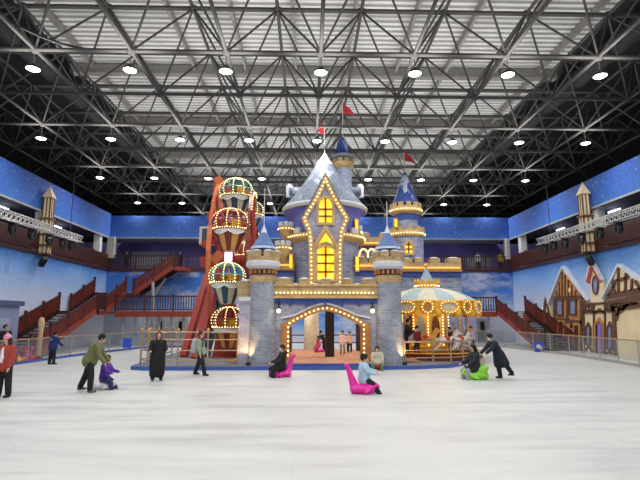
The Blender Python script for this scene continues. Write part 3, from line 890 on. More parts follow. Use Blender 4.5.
# arch trim, side pillars and bulbs
m = MB(); m.ribbon(arch[1:-1], 0.26, YG - 0.12, YG + 0.3); m.build('arch_trim', 'wood_tan', gate)
m = MB(); m.ribbon([(x, z + 0.2) for x, z in pxs([(281, 322.5)] + A[2:-2] + [(370, 322.5)], YG)], 0.07, YG - 0.14, YG + 0.02); m.build('arch_snow', 'snow', gate)
for a, b in ((281, 289.5), (361.5, 370)):
    MB().bb((xx(a, YG), YG - 0.1, 0.12), (xx(b, YG), YG + 0.9, zz(323, YG))).build('gate_pillar', 'wood_tan', gate)
bulbs([(p[0] + 0.02, YG - 0.15, p[1]) for p in [(arch[1][0], zz(355, YG))] + arch[1:-1] + [(arch[-2][0], zz(358, YG))]], 0.2, 0.04, gate)
# wall lanterns
for px in (279.3, 371.3):
    X = xx(px, YG); m = MB(); m.bar((X, YG, zz(302, YG)), (X, YG - 0.35, zz(303, YG)), 0.025); m.bar((X, YG - 0.35, zz(303, YG)), (X, YG - 0.35, zz(307, YG)), 0.03); m.lathe([(0, 0.1), (0.1, 0.0), (0.11, -0.03)], (X, YG - 0.35, zz(308, YG)), 10)
    lt = m.build('wall_lantern', 'black', gate)
    MB().ball((X, YG - 0.35, zz(311, YG)), 0.1, 10, 6).build('globe', 'lantern', lt, True)
    lamp('lantern_light', 'POINT', lt, (X, YG - 0.75, zz(311, YG)), 5, (1, 0.8, 0.5), 0.1)
# gate hall: floor, ceiling, posts
m = MB(); m.bb((XA, 20.45, 0.0), (XB, 21.5, 0.24)); m.build('gate_step', 'blue_paint', gate)
m = MB(); m.bb((XA, 20.5, 0.24), (XB, 21.5, 0.26)); m.bb((-3.4, 21.5, 0.16), (4.9, 29.0, 0.26)); m.build('gate_floor', 'floor_wood', gate)
m = MB(); m.bb((XA - .5, 22.3, 3.35), (XB + .5, 29.0, 3.5)); hc = m.build('hall_ceiling', mat('hall_ceiling_cream', (214, 200, 176), 0.7), gate)
for (x, y) in ((-0.6, 24.2), (2.1, 24.2), (-0.6, 27.4), (2.3, 27.4)):
    tb = MB().lathe([(0.16, 0), (0.16, -0.03), (0, -0.035)], (x, y, 3.35), 14).build('ceiling_light', 'lantern', gate)
    lamp('ceiling_light_glow', 'AREA', tb, (x, y, 3.28), 60, (1, 0.9, 0.76), 0.3)
m = MB(); a = P(325.3, 356, 23.7); b = P(334.3, 356, 23.7); m.bb((a.x, 23.7, 0.26), (b.x, 24.1, 3.35)); m.build('gate_post', mat('dark_brown_post', (58, 50, 48), 0.5), gate)
m = MB(); a = P(356.5, 350, 27.5); b = P(364, 350, 27.5); m.bb((a.x, 27.5, 0.26), (b.x, 27.9, 3.35)); m.build('gate_post', mat('dark_brown_post_b', (58, 50, 48), 0.5), gate)
x0 = xx(304, 28.4); x1 = xx(319, 28.4)
m = MB(); m.lathe([((x1 - x0) / 2, 0), ((x1 - x0) / 2 * .92, 3.1)], ((x0 + x1) / 2, 28.4, 0.26), 20); m.build('cream_column', 'cream_paint', gate)
for a, b in ((283, 292),):
    m = MB(); m.bb((xx(a, 27), 26.9, .26), (xx(b, 27), 27.1, 1.6)); m.build('gate_gate', 'red_wood', gate)
m = MB(); hr = m.bb((-3.2, 28.88, 1.05), (4.6, 28.95, 1.12)).build('hall_railing', 'timber', gate)
MB().bb((-3.2, 28.88, 0.62), (4.6, 28.94, 0.68)).build('mid_rail', 'timber', hr)
for k in range(8): MB().bb((-3.2 + k * 1.1, 28.86, 0.26), (-3.12 + k * 1.1, 28.96, 1.06)).build('post', 'timber', hr)

# --- the two round gate towers
for side, cx, capw, shx in (('left', 262.7, 17.3, 12.5), ('right', 388.8, 15.8, 12.4)):
    Yt = 21.45; s = P(cx + 10, 320, Yt).x - P(cx, 320, Yt).x; s /= 10
    X = xx(cx, Yt); z = lambda py: zz(py, Yt)
    c = (X, Yt, 0)
    prof = [(14.4 * s, 0.1), (13.7 * s, z(350)), (12.9 * s, z(330)), (12.4 * s, z(310)), (12.0 * s, z(281))]
    tw = MB().lathe(prof, c, 32).build('gate_tower', 'stone', castle, True)
    MB().lathe([(12.0 * s, z(283)), (13.2 * s, z(281)), (13.2 * s, z(276.5)), (12.2 * s, z(275.5))], c, 32).build('tan_collar', 'tan', tw, True)
    MB().lathe([(12.4 * s, z(276)), (12.4 * s, z(269))], c, 32).build('dark_band', 'dark_wood', tw)
    m = MB()
    for k in range(18):
        a = 2 * PI * k / 18; m.box((X + 12.9 * s * math.cos(a), Yt + 12.9 * s * math.sin(a), z(272.5)), (0.12, 0.09, 0.16), a)
    m.build('dentil_course', 'wood_tan', tw)
    MB().lathe([(12.4 * s, z(270)), (capw * s, z(267)), (capw * s * 1.02, z(263)), (capw * s * 0.9, z(261.5)), (0, z(261))], c, 32).build('snow_cap', 'snow', tw, True)
    MB().lathe([(capw * s * .95, z(262.5)), (capw * s * .95, z(258)), (capw * s * .95 - .18, z(258)), (capw * s * .95 - .18, z(262))], c, 32).build('parapet', 'tan', tw)
    merlons_round((X, Yt, z(258.2)), capw * s * .95 - .09, 8, 0.36, z(252.5) - z(258.2), 0.19, PI / 8, parent=tw, m='tan')
    for k in range(8):
        m = MB(); a = 2 * PI * k / 8 + PI / 8; m.ball((X + (capw * s * .95 - .09) * math.cos(a), Yt + (capw * s * .95 - .09) * math.sin(a), z(252.5)), 0.2, 8, 5, (1, 1, .3))
        m.build('merlon_snow', 'snow', tw, True)
    # little blue turret on top
    MB().lathe([(9 * s, z(261)), (9 * s, z(247.5))], c, 24).build('turret_drum', 'blue_paint', tw, True)
    MB().lathe([(9 * s, z(249)), (13.2 * s, z(249.6)), (13.2 * s, z(247.6))], c, 24).build('eave_ring', 'snow', tw, True)
    MB().lathe([(13.0 * s, z(248)), (9.2 * s, z(243)), (6.0 * s, z(238)), (3.2 * s, z(233)), (1.6 * s, z(229))], c, 24).build('cone_roof', 'roof_pale', tw, True)
    MB().lathe([(3.4 * s, z(233.4)), (2.6 * s, z(231)), (1.2 * s, z(227.5)), (0.5 * s, z(225))], c, 16).build('snow_tip', 'snow', tw, True)
    MB().bar((X, Yt, z(228)), (X, Yt, z(189 if side == 'left' else 201)), 0.022).build('mast', 'alu', tw)
# pier and tan wall piece beyond the left tower
Yp = 21.3
m = MB(); m.bb((xx(239.5, Yp), Yp, 0.1), (xx(251, Yp), Yp + 0.6, zz(301, Yp))); pr = m.build('side_pier', 'stone_mauve', castle)
m = MB(); m.bb((xx(238.6, Yp), Yp - 0.05, zz(301, Yp)), (xx(251, Yp), Yp + 0.65, zz(297, Yp))); m.build('pier_cap', 'snow', pr)
m = MB(); m.bb((xx(237, 21.7), 21.7, zz(299, 21.7)), (xx(253, 21.7), 22.4, zz(281, 21.7))); w_ = m.build('tan_wall', 'tan', castle)
MB().ball((xx(246, 21.7), 22.05, zz(281, 21.7)), 0.5, 12, 6, (0.72, 0.7, 0.2)).build('wall_snow', 'snow', w_, True)

# --- keep: round body, big cone roof
Yk = 26.5; kx = 324.7; s = (P(kx + 10, 250, Yk).x - P(kx, 250, Yk).x) / 10
X = xx(kx, Yk, 220); c = (X, Yk, 0)
zk = lambda py: zz(py, Yk)
rd = 34.2 * s
keep = MB().lathe([(rd, 3.4), (rd, zk(240))], c, 48).build('keep', 'stone_dark', castle, True)
MB().lathe([(rd, zk(241)), (rd + .02, zk(222)), (rd + 0.1, zk(217)), (39 * s, zk(214.6)), (41.5 * s, zk(213.9))], c, 48).build('painted_drum', 'violet_paint', keep, True)
MB().lathe([(41.0 * s, zk(214.0)), (42.6 * s, zk(213.4)), (43.0 * s, zk(211.2)), (42.2 * s, zk(210))], c, 48).build('eave', 'cream_paint', keep, True)
rp = [(42.6, 210.6), (39.5, 206.5), (35.5, 202), (30.5, 196), (25.5, 189.5), (20, 182), (15, 175), (11, 169), (7.5, 163.5)]
MB().lathe([(r_ * s, zk(y_)) for r_, y_ in rp], c, 48).build('cone_roof', 'roof_big', keep, True)
MB().lathe([(43.2 * s, zk(211.4)), (43.0 * s, zk(210)), (41.6 * s, zk(208.8))], c, 48).build('eave_snow', 'snow', keep, True)
MB().lathe([(9.0 * s, zk(165.8)), (8.2 * s, zk(163.6)), (5 * s, zk(159.5)), (2.6 * s, zk(156)), (0.8 * s, zk(153)), (0, zk(152.5))], c, 24).build('snow_tip', 'snow', keep, True)


def flag(parent, X, Y, z0, z1, w, h, sgn=1, flip=0.0):
    ms = MB().bar((X, Y, z0), (X, Y, z1), 0.025).build('flag_mast', 'alu', parent)
    m = MB(); n = 6; v = []
    for i in range(n + 1):
        u = i / n; dy = 0.08 * math.sin(u * 7); hh = h * (1 - u * 0.85)
        for t in (-0.012, 0.012):
            v += [(X + sgn * w * u, Y + dy + t, z1 - h / 2 - u * flip + hh / 2), (X + sgn * w * u, Y + dy + t, z1 - h / 2 - u * flip - hh / 2)]
    f = []
    for i in range(n):
        o = 4 * i; f += [(o, o + 4, o + 5, o + 1), (o + 2, o + 3, o + 7, o + 6), (o, o + 2, o + 6, o + 4), (o + 1, o + 5, o + 7, o + 3)]
    m.add(v, f + [(0, 1, 3, 2), (4 * n, 4 * n + 2, 4 * n + 3, 4 * n + 1)])
    m.build('pennant', 'pink_fl', ms)


flag(keep, X, Yk, zk(154), zk(122.5), 0.7, 0.75, -1, -0.1)
flag(keep, xx(329, 26.5, 130), 26.5, zk(160), zk(126), 0.01, 0.01) if False else None
# collars with bulbs round the drum
for zc, hh in ((240.5, 6.0),):
    MB().lathe([(rd, zk(zc + 5)), (rd + 0.30, zk(zc + 2)), (rd + 0.32, zk(zc - 2.4)), (rd + 0.1, zk(zc - 3))], c, 48).build('collar', 'tan_plain', keep, True)
    bulbs(arc((X, Yk, zk(zc - 0.2)), rd + 0.35, PI * 0.96, PI * 2.04, 40), 0.2, 0.036, keep)
merlons_round((X, Yk, zk(237.8)), rd + .2, 16, 0.45, 0.28, 0.16, parent=keep, m='snow')
# bracket balconies either side
for sg, pxc, py in ((-1, 286, 229), (1, 357.5, 232), (-1, 283, 248)):
    Yb = 25.6 if py != 248 else 24.6
    bxx = xx(pxc, Yb, py); zb = zz(py, Yb); rr = 7.2 * s if py != 232 else 4 * s
    bl = MB().lathe([(0.05, -0.75), (rr * .5, -0.45), (rr, -0.2), (rr, 0.12), (rr * .8, 0.13), (rr * .8, 0.0)], (bxx, Yb, zb), 20).build('bracket_turret', 'tan_plain', keep, True)
    merlons_round((bxx, Yb, zb + .12), rr * .9, 8, 0.2, 0.22, 0.1, parent=bl, m='snow')
    bulbs(arc((bxx, Yb, zb - .03), rr + 0.03, 0, 2 * PI, 24), 0.17, 0.032, bl)
# narrow lit windows beside the gable
for px, py, Yw in ((356.2, 227, 25.4), (356.8, 264, 25.3), (291, 262, 25.2)):
    m = MB(); a = P(px, py, Yw); m.box(a, (0.22, 0.5, 0.85)); f = m.build('side_window', 'tan_plain', keep)
    m = MB(); m.box(a + Vector((0, -0.26, 0)), (0.13, 0.04, 0.7)); m.build('pane', 'glow', f)
# white dormer ends left and right of the cone
for sg, px in ((-1, 289.5), (1, 360.5)):
    a = P(px, 191, Yk); d_ = MB().bar((a.x, Yk, a.z - 0.08), (X + sg * 18 * s, Yk, a.z - 0.08), 0.3, n=14).build('dormer', 'roof_big', keep, True)
    MB().lathe([(0.0, 0.42), (0.1, 0.4), (0.2, 0.25), (0.17, -0.25), (0.2, -0.38), (0.0, -0.42)], (a.x, Yk, a.z), 12).build('finial', 'snow', d_, True)
# back turret
Yq = 28.0; qx = 343.0; sq = (P(qx + 10, 150, Yq).x - P(qx, 150, Yq).x) / 10; Xq = xx(qx, Yq, 160); zq = lambda py: zz(py, Yq)
bt = MB().lathe([(8.6 * sq, zq(205)), (8.4 * sq, zq(168))], (Xq, Yq, 0), 24).build('rear_turret', 'stone_dark', castle, True)
MB().lathe([(8.4 * sq, zq(170)), (10.6 * sq, zq(167.5)), (10.6 * sq, zq(163.5)), (8.8 * sq, zq(163))], (Xq, Yq, 0), 24).build('collar', 'tan', bt, True)
merlons_round((Xq, Yq, zq(163.6)), 9.9 * sq, 10, 0.3, 0.22, 0.14, parent=bt, m='tan')
MB().lathe([(8.6 * sq, zq(164)), (8.4 * sq, zq(158))], (Xq, Yq, 0), 24).build('upper_drum', 'blue_paint', bt, True)
MB().lathe([(8.2 * sq, zq(158.6)), (10.4 * sq, zq(158.2)), (10.4 * sq, zq(156.4)), (9.0 * sq, zq(155))], (Xq, Yq, 0), 24).build('eave_snow', 'snow', bt, True)
MB().lathe([(9.8 * sq, zq(156.6)), (7.4 * sq, zq(150.5)), (5.2 * sq, zq(144.5)), (3.0 * sq, zq(139)), (0, zq(135.5))], (Xq, Yq, 0), 24).build('cone_roof', 'roof_blue', bt, True)
flag(bt, Xq, Yq, zq(138), zq(101.5), 0.7, 0.75, 1, 0.45)

# --- gabled front of the keep
Yg = 24.0
half = [(325.4, 175), (331.6, 187.5), (336.5, 197.5), (341, 205.5), (345.5, 212.5), (349.6, 219), (347.2, 224.5), (344.2, 230.5), (343.2, 240), (342.6, 252), (342.6, 287)]
right = pxs(half, Yg); axx = right[0][0]
left_ = [(2 * axx - x, z_) for x, z_ in right]
outline = left_[::-1] + right[1:]
m = MB(); m.prism(outline, Yg, Yg + 2.2); gab = m.build('gable_front', 'stone_mauve', castle)
inner = [(axx + (x - axx) * (1 - 0.16 / max(0.2, abs(x - axx)) * 0.9) if abs(x - axx) > 0.25 else x, z_ - (0.22 if i < 1 else 0.0)) for i, (x, z_) in enumerate(right)]
innl = [(2 * axx - x, z_) for x, z_ in inner]
path = innl[::-1] + inner[1:]
m = MB(); m.ribbon(path, 0.24, Yg - 0.14, Yg + 0.05); m.build('gable_trim', 'tan_plain', gab)
bulbs([(x, Yg - 0.17, z_) for x, z_ in path], 0.21, 0.038, gab)
# snowy gable roof running back into the cone
rf = [(axx, right[0][1] + 0.05)] + [(x + 0.04, z_ + 0.02) for x, z_ in right[1:6]]
rfl = [(2 * axx - x, z_) for x, z_ in rf]
m = MB(); m.ribbon(rfl[::-1] + rf[1:], 0.1, Yg + 0.02, Yg + 2.3); m.build('gable_roof', 'roof_big', gab)


def lit_window(parent, outl, Yw, bars_h, bars_v, fw=0.13, name='lit_window'):
    """outl: closed (x,z) outline; glazing, frame and bars"""
    m = MB(); m.prism(outl, Yw - 0.03, Yw + 0.02); w = m.build(name, 'glow', parent)
    m = MB(); m.ribbon(outl, fw, Yw - 0.14, Yw, closed=True); m.build('window_frame', 'timber' if fw < 0.1 else 'tan_plain', w)
    m = MB(); x0 = min(p[0] for p in outl); x1 = max(p[0] for p in outl); z0 = min(p[1] for p in outl); z1 = max(p[1] for p in outl)
    for h in bars_h: m.bb((x0, Yw - 0.09, h - 0.045), (x1, Yw - 0.02, h + 0.045))
    for v_ in bars_v: m.bb((v_ - 0.05, Yw - 0.09, z0), (v_ + 0.05, Yw - 0.02, z1 - 0.05))
    m.build('window_bars', mat('ochre_bar_%d' % len(bpy.data.materials), (150, 104, 48), 0.6), w)
    return w


Zg = lambda py: zz(py, Yg)
xg = lambda px: xx(px, Yg, 230)
o1 = [(xg(317.8), Zg(224)), (xg(333.2), Zg(224)), (xg(333.2), Zg(205)), (xg(331.8), Zg(200.5)), (xg(328.6), Zg(198)), (xg(325.5), Zg(197.3)), (xg(322.4), Zg(198)), (xg(319.2), Zg(200.5)), (xg(317.8), Zg(205))]
lit_window(gab, o1, Yg, [Zg(216.5), Zg(209.5)], [xg(325.5)])
o2 = [(xg(316), Zg(280)), (xg(335), Zg(280)), (xg(335), Zg(250)), (xg(325.5), Zg(246)), (xg(316), Zg(250))]
o2 = [(xg(316.2), Zg(281)), (xg(335), Zg(281)), (xg(335), Zg(249)), (xg(331), Zg(247)), (xg(325.6), Zg(245.6)), (xg(320.2), Zg(247)), (xg(316.2), Zg(249))]
lit_window(gab, o2, Yg, [Zg(255), Zg(263.5), Zg(272)], [xg(325.6)])
o3 = [(xg(316.2), Zg(246.6)), (xg(320.4), Zg(244.2)), (xg(325.6), Zg(242.8)), (xg(330.8), Zg(244.2)), (xg(335), Zg(246.6)), (xg(330.5), Zg(238)), (xg(325.6), Zg(231))]
lit_window(gab, o3, Yg, [], [], 0.1)
m = MB(); m.ribbon([(xg(313.8), Zg(284)), (xg(313.8), Zg(248)), (xg(319), Zg(238)), (xg(325.6), Zg(228.5)), (xg(332.2), Zg(238)), (xg(337.4), Zg(248)), (xg(337.4), Zg(284))], 0.14, Yg - 0.2, Yg); m.build('window_surround', 'tan_plain', gab)
MB().ball((axx, Yg + 0.0, Zg(227.5)), 0.16, 8, 5, (1, 0.8, 0.8)).build('snow_lump', 'snow', gab, True)

# --- right-hand tower with two bulb galleries
Yr = 29.6; rx = 406.3; sr = (P(rx + 10, 230, Yr).x - P(rx, 230, Yr).x) / 10; Xr = xx(rx, Yr, 230); zr = lambda py: zz(py, Yr); cr = (Xr, Yr, 0)
rt = MB().lathe([(16.4 * sr, 0.1), (16.2 * sr, zr(238))], cr, 32).build('round_tower', 'stone_dark', castle, True)
MB().lathe([(11.4 * sr, zr(236)), (11.2 * sr, zr(221))], cr, 28).build('upper_shaft', 'stone_dark', rt, True)
MB().lathe([(11.2 * sr, zr(221.5)), (12.0 * sr, zr(213))], cr, 28).build('blue_drum', 'blue_paint', rt, True)
for zc, r_ in ((210.5, 15.6), (234.5, 17.8)):
    cl = MB().lathe([((r_ - 4) * sr, zr(zc + 4.6)), (r_ * sr, zr(zc + 2.6)), (r_ * sr, zr(zc - 2.6)), ((r_ - 2.5) * sr, zr(zc - 2.7)), (0.1, zr(zc - 1))], cr, 32).build('bulb_gallery', 'tan_plain', rt, True)
    merlons_round((Xr, Yr, zr(zc - 2.6)), (r_ - 1.2) * sr, 12, 0.3, 0.24, 0.14, parent=cl, m='tan')
    bulbs(arc((Xr, Yr, zr(zc + 0.6)), r_ * sr + 0.03, PI, 2 * PI, 40), 0.18, 0.036, cl)
MB().lathe([(10.5 * sr, zr(208)), (10.5 * sr, zr(205)), (13.4 * sr, zr(204.6)), (13.2 * sr, zr(202.4))], cr, 28).build('eave_snow', 'blue_paint', rt, True)
MB().lathe([(13.4 * sr, zr(203)), (10.6 * sr, zr(197.5)), (8.0 * sr, zr(190)), (5.6 * sr, zr(183)), (3.2 * sr, zr(176.5)), (2.4 * sr, zr(174)), (0, zr(171))], cr, 28).build('cone_roof', roof_mat('blue_roof_heavy_snow', (40, 70, 146), (52, 86, 164), 0.54, 0.58, 0.2), rt, True)
flag(rt, Xr, Yr, zr(173), zr(149), 0.65, 0.7, 1, 0.5)
for px, py, ww, hh in ((395.5, 223.5, 0.22, 0.6),):
    a = P(px, py, Yr - 0.4); f = MB().box(a, (ww, 0.3, hh)).build('wall_lantern', 'gold', rt); MB().box(a + Vector((0, -0.17, 0)), (ww * .6, 0.04, hh * .7)).build('pane', 'glow', f)
Yw = Yr - 16.3 * sr + 0.02
xw = lambda px: xx(px, Yw, 247); zw = lambda py: zz(py, Yw)
o4 = [(xw(403.8), zw(254)), (xw(412.6), zw(254)), (xw(412.6), zw(244.6)), (xw(408.2), zw(240.2)), (xw(403.8), zw(244.6))]
lit_window(rt, o4, Yw - 0.05, [zw(249), zw(244.5)], [xw(408.2)], 0.12)

# --- curtain walls with crenels and amber light lines
def curtain(name, x0, x1, Y, ytop, ybot, merl, lower, depth=0.7, ledpy=None, arches=()):
    z1 = zz(ytop, Y); z0 = zz(ybot, Y)
    m = MB(); m.bb((x0, Y, z0), (x1, Y + depth, z1)); w = m.build('curtain_wall', 'tan', castle)
    for a, b, t_ in merl:
        MB().bb((xx(a, Y, ytop), Y, z1), (xx(b, Y, ytop), Y + depth, zz(t_, Y))).build('merlon', 'tan', w)
        MB().ball((xx((a + b) / 2, Y, ytop), Y + depth / 2, zz(t_, Y)), 0.5, 10, 6, (xx(b, Y) - xx(a, Y), depth, 0.16)).build('merlon_snow', 'snow', w, True)
    if ledpy: MB().bb((x0 + 0.1, Y - 0.06, zz(ledpy + 0.6, Y)), (x1 - 0.1, Y + 0.0, zz(ledpy - 0.6, Y))).build('light_line', 'led', w)
    m = MB(); m.bb((x0, Y - 0.12, zz(ybot + 1.5, Y)), (x1, Y + depth, z0)); m.build('string_course', 'wood_tan', w)
    if lower is not None:
        m = MB(); m.bb((x0 + 0.02, Y + 0.1, lower), (x1 - 0.02, Y + depth, zz(ybot + 1.5, Y))); m.build('wall_face', 'stone_dark', w)
        m = MB(); m.bb((x0 + 0.02, Y + 0.04, zz(ybot + 7, Y)), (x1 - 0.02, Y + 0.1, zz(ybot + 1.5, Y))); m.build('blue_frieze', 'blue_paint', w)
    return w


cw = curtain('a', xx(402, 28.2), xx(463, 28.2), 28.2, 262.5, 270, ((404, 412, 258), (415, 423, 257.5), (430.5, 440, 257.5), (448, 461, 257.5)), 0.1, 0.7, 267.5)
curtain('b', xx(362, 28.6), xx(393, 28.6), 28.6, 236.5, 244.5, ((363, 370, 232.5), (380, 386, 232.5)), 3.5, 0.6, 242.8)
curtain('c', xx(352, 25.4), xx(384, 25.4), 25.4, 262, 269, ((358, 366, 257), (369, 376, 257)), 3.5, 0.6, 265.6)
curtain('d', xx(270, 25.0), xx(294, 25.0), 25.0, 260, 269, ((272, 278, 256), (282, 287, 256)), 3.5, 0.6, 265.2)
for px in (364, 372.5):
    m = MB(); cxx = xx(px, 25.2); z0 = zz(257, 25.2); pts = [(cxx + 0.24 * math.cos(a), z0 + 0.42 * math.sin(a)) for a in [PI * k / 10 for k in range(11)]]
    m.ribbon(pts, 0.14, 25.1, 25.35); o = m.build('arch_ornament', 'tan_plain', castle)
    bulbs([(x, 25.06, z_) for x, z_ in pts], 0.1, 0.035, o)
# uplights at the tower feet
for px, lean in ((249.5, 12), (279.3, -14), (372.3, 14), (403.0, -12)):
    X_ = xx(px, 20.72); Y_ = 20.72
    u = MB().lathe([(0.0, 0), (0.1, 0), (0.1, 0.12), (0.07, 0.13), (0.0, 0.13)], (X_, Y_, 0.16 if abs(lean) == 12 else 0.27), 12).build('uplight', 'black', castle, True)
    lamp('uplight_beam', 'SPOT', u, (X_, Y_, 0.36), 105, (1, 0.58, 0.22), 0.05, (PI - R(20), R(-lean * 1.3), 0), R(100))

# ------------------------------------------------------------------ carousel
CX, CY, CR = xx(427.3, 25.0, 300), 25.0, 2.5
CPH = -PI / 2 - math.atan2(CX, CY)
car = thing('carousel', 'golden carousel with cream and blue striped canopy, bulbs and white horses', 'carousel', (CX, CY, 0.16))
zc = lambda py, Y=CY: zz(py, Y)
b_ = MB().lathe([(0, 0.16), (CR + 0.1, 0.16), (CR + 0.1, 0.26), (CR, 0.3), (CR, 0.46), (0, 0.46)], (CX, CY, 0), 48).build('platform', 'red_wood', car, True)
MB().lathe([(CR + 0.02, 0.44), (CR + 0.05, 0.47), (CR + 0.02, 0.5), (CR - 0.1, 0.5)], (CX, CY, 0), 48).build('platform_rim', 'gold', b_, True)
ze, zb0 = 2.9, 2.12
# canopy: 16 gores, cream and pale blue
m = MB(); prof = [(CR + 0.02, ze), (CR * 0.86, ze + 0.25), (CR * 0.66, ze + 0.48), (CR * 0.45, ze + 0.64), (0.5, ze + 0.76)]
for k in range(16):
    m.cur = k % 2; a = 2 * PI * (k - 0.5) / 16 + CPH
    m.lathe(prof, (CX, CY, 0), 4, a, a + 2 * PI / 16)
m.build('canopy', ['cream_paint', mat('grey_blue_canvas', (160, 178, 184), 0.6)], car, False)
tp = MB().lathe([(0.5, ze + 0.7), (0.56, ze + 0.78), (0.62, ze + 1.0), (0.56, ze + 1.0)], (CX, CY, 0), 20).build('crown', 'gold', car, True)
for k in range(12):
    a = 2 * PI * k / 12; MB().lathe([(0.09, 0), (0.07, 0.14), (0.0, 0.22)], (CX + 0.6 * math.cos(a), CY + 0.6 * math.sin(a), ze + 0.98), 6).build('crown_point', 'gold', tp)
MB().lathe([(0.52, ze + 0.9), (0.3, ze + 1.25), (0.13, ze + 1.6), (0.04, ze + 1.85)], (CX, CY, 0), 16).build('spire', 'pale_blue', tp, True)
MB().ball((CX, CY, ze + 1.92), 0.12, 10, 6).build('gold_ball', 'gold', tp, True)
bulbs(arc((CX, CY, ze + 0.84), 0.63, 0, 2 * PI, 32), 0.16, 0.035, tp)
# rounding boards: ovals and rounds
fas = MB().lathe([(CR + 0.02, ze + 0.02), (CR + 0.0, zb0 + 0.16)], (CX, CY, 0), 48).build('fascia', 'gold', car)
MB().lathe([(CR - 0.0, ze + 0.06), (CR + 0.05, ze + 0.02), (CR - 0.0, ze - 0.03)], (CX, CY, 0), 48).build('fascia_rim', 'gold', fas, True)
for k in range(16):
    a = CPH + 2 * PI * k / 16
    u = Vector((-math.sin(a), math.cos(a), 0)); nrm = Vector((math.cos(a), math.sin(a), 0)); cc = Vector((CX, CY, (ze + zb0) / 2 + 0.12)) + nrm * (CR + 0.02)
    rx_, rz_ = (0.44, 0.26) if k % 2 else (0.25, 0.28)
    ring = [cc + u * rx_ * math.cos(t) + Vector((0, 0, rz_ * math.sin(t))) for t in [2 * PI * i / 20 for i in range(20)]]
    m = MB(); m.add([p + nrm * 0.03 for p in ring] + [p - nrm * 0.06 for p in ring], [tuple(range(20))] + [(i, (i + 1) % 20, 20 + (i + 1) % 20, 20 + i) for i in range(20)])
    bd = m.build('oval_board' if k % 2 else 'round_board', 'cream_paint' if k % 2 else 'wood_tan', car)
    m = MB(); m.tube([p + nrm * 0.04 for p in ring] + [ring[0] + nrm * 0.04], 0.085, 6); m.build('gilt_frame', 'gold', bd)
    if nrm.y < 0.35: bulbs([p + nrm * 0.1 for p in ring + [ring[0]]], 0.15 if k % 2 else 0.14, 0.03, bd)
    # drop ornament between boards
    a2 = a + PI / 16; p2 = Vector((CX + (CR + 0.02) * math.cos(a2), CY + (CR + 0.02) * math.sin(a2), 0))
    MB().ball(p2 + Vector((0, 0, zb0 + 0.22)), 0.17, 8, 6, (1, 1, 1.2)).build('drop_ornament', 'gold', car, True)
MB().lathe([(0.05, ze - 0.12), (CR - 0.06, ze - 0.02)], (CX, CY, 0), 40).build('ceiling', 'wood_tan', car)
bulbs(arc((CX, CY, zb0 + 0.28), CR - 0.12, PI, 2 * PI, 40), 0.16, 0.03, car)
# centre drum with mirrored panels
cd = MB().lathe([(1.05, 0.46), (1.05, 0.7), (0.95, 0.75), (0.95, 2.4), (1.3, 2.85)], (CX, CY, 0), 16).build('centre_drum', 'gold', car)
for k in range(8):
    a = CPH + 2 * PI * (k + 0.5) / 8; nrm = Vector((math.cos(a), math.sin(a), 0)); u = Vector((-math.sin(a), math.cos(a), 0))
    cc = Vector((CX, CY, 1.6)) + nrm * 0.98
    pp = [cc + u * 0.2 * math.cos(t) + Vector((0, 0, 0.62 * math.sin(t))) for t in [2 * PI * i / 14 for i in range(14)]]
    m = MB(); m.add([p + nrm * 0.02 for p in pp] + [p - nrm * .03 for p in pp], [tuple(range(14))] + [(i, (i + 1) % 14, 14 + (i + 1) % 14, 14 + i) for i in range(14)])
    m.build('mirror_panel', 'pale_blue' if k % 2 else 'timber', cd)
    if nrm.y < 0.3:
        e = Vector((CX, CY, 0)) + Vector((math.cos(a + PI / 8), math.sin(a + PI / 8), 0)) * 1.02
        bulbs([e + Vector((0, 0, 0.8)), e + Vector((0, 0, 2.4))], 0.15, 0.035, cd)
for a in (-PI / 2 - 0.5, -PI / 2 + 0.5, PI / 2):
    lamp('carousel_light', 'POINT', car, (CX + 1.7 * math.cos(a), CY + 1.7 * math.sin(a), 2.2), 15, (1, 0.78, 0.46), 0.3)
for a, px in ((0, 400),):
    MB().bb((xx(400.5, 24.6) - .03, 24.57, 1.9), (xx(400.5, 24.6) + .1, 24.63, 2.6)).build('light_bar', 'led', car)


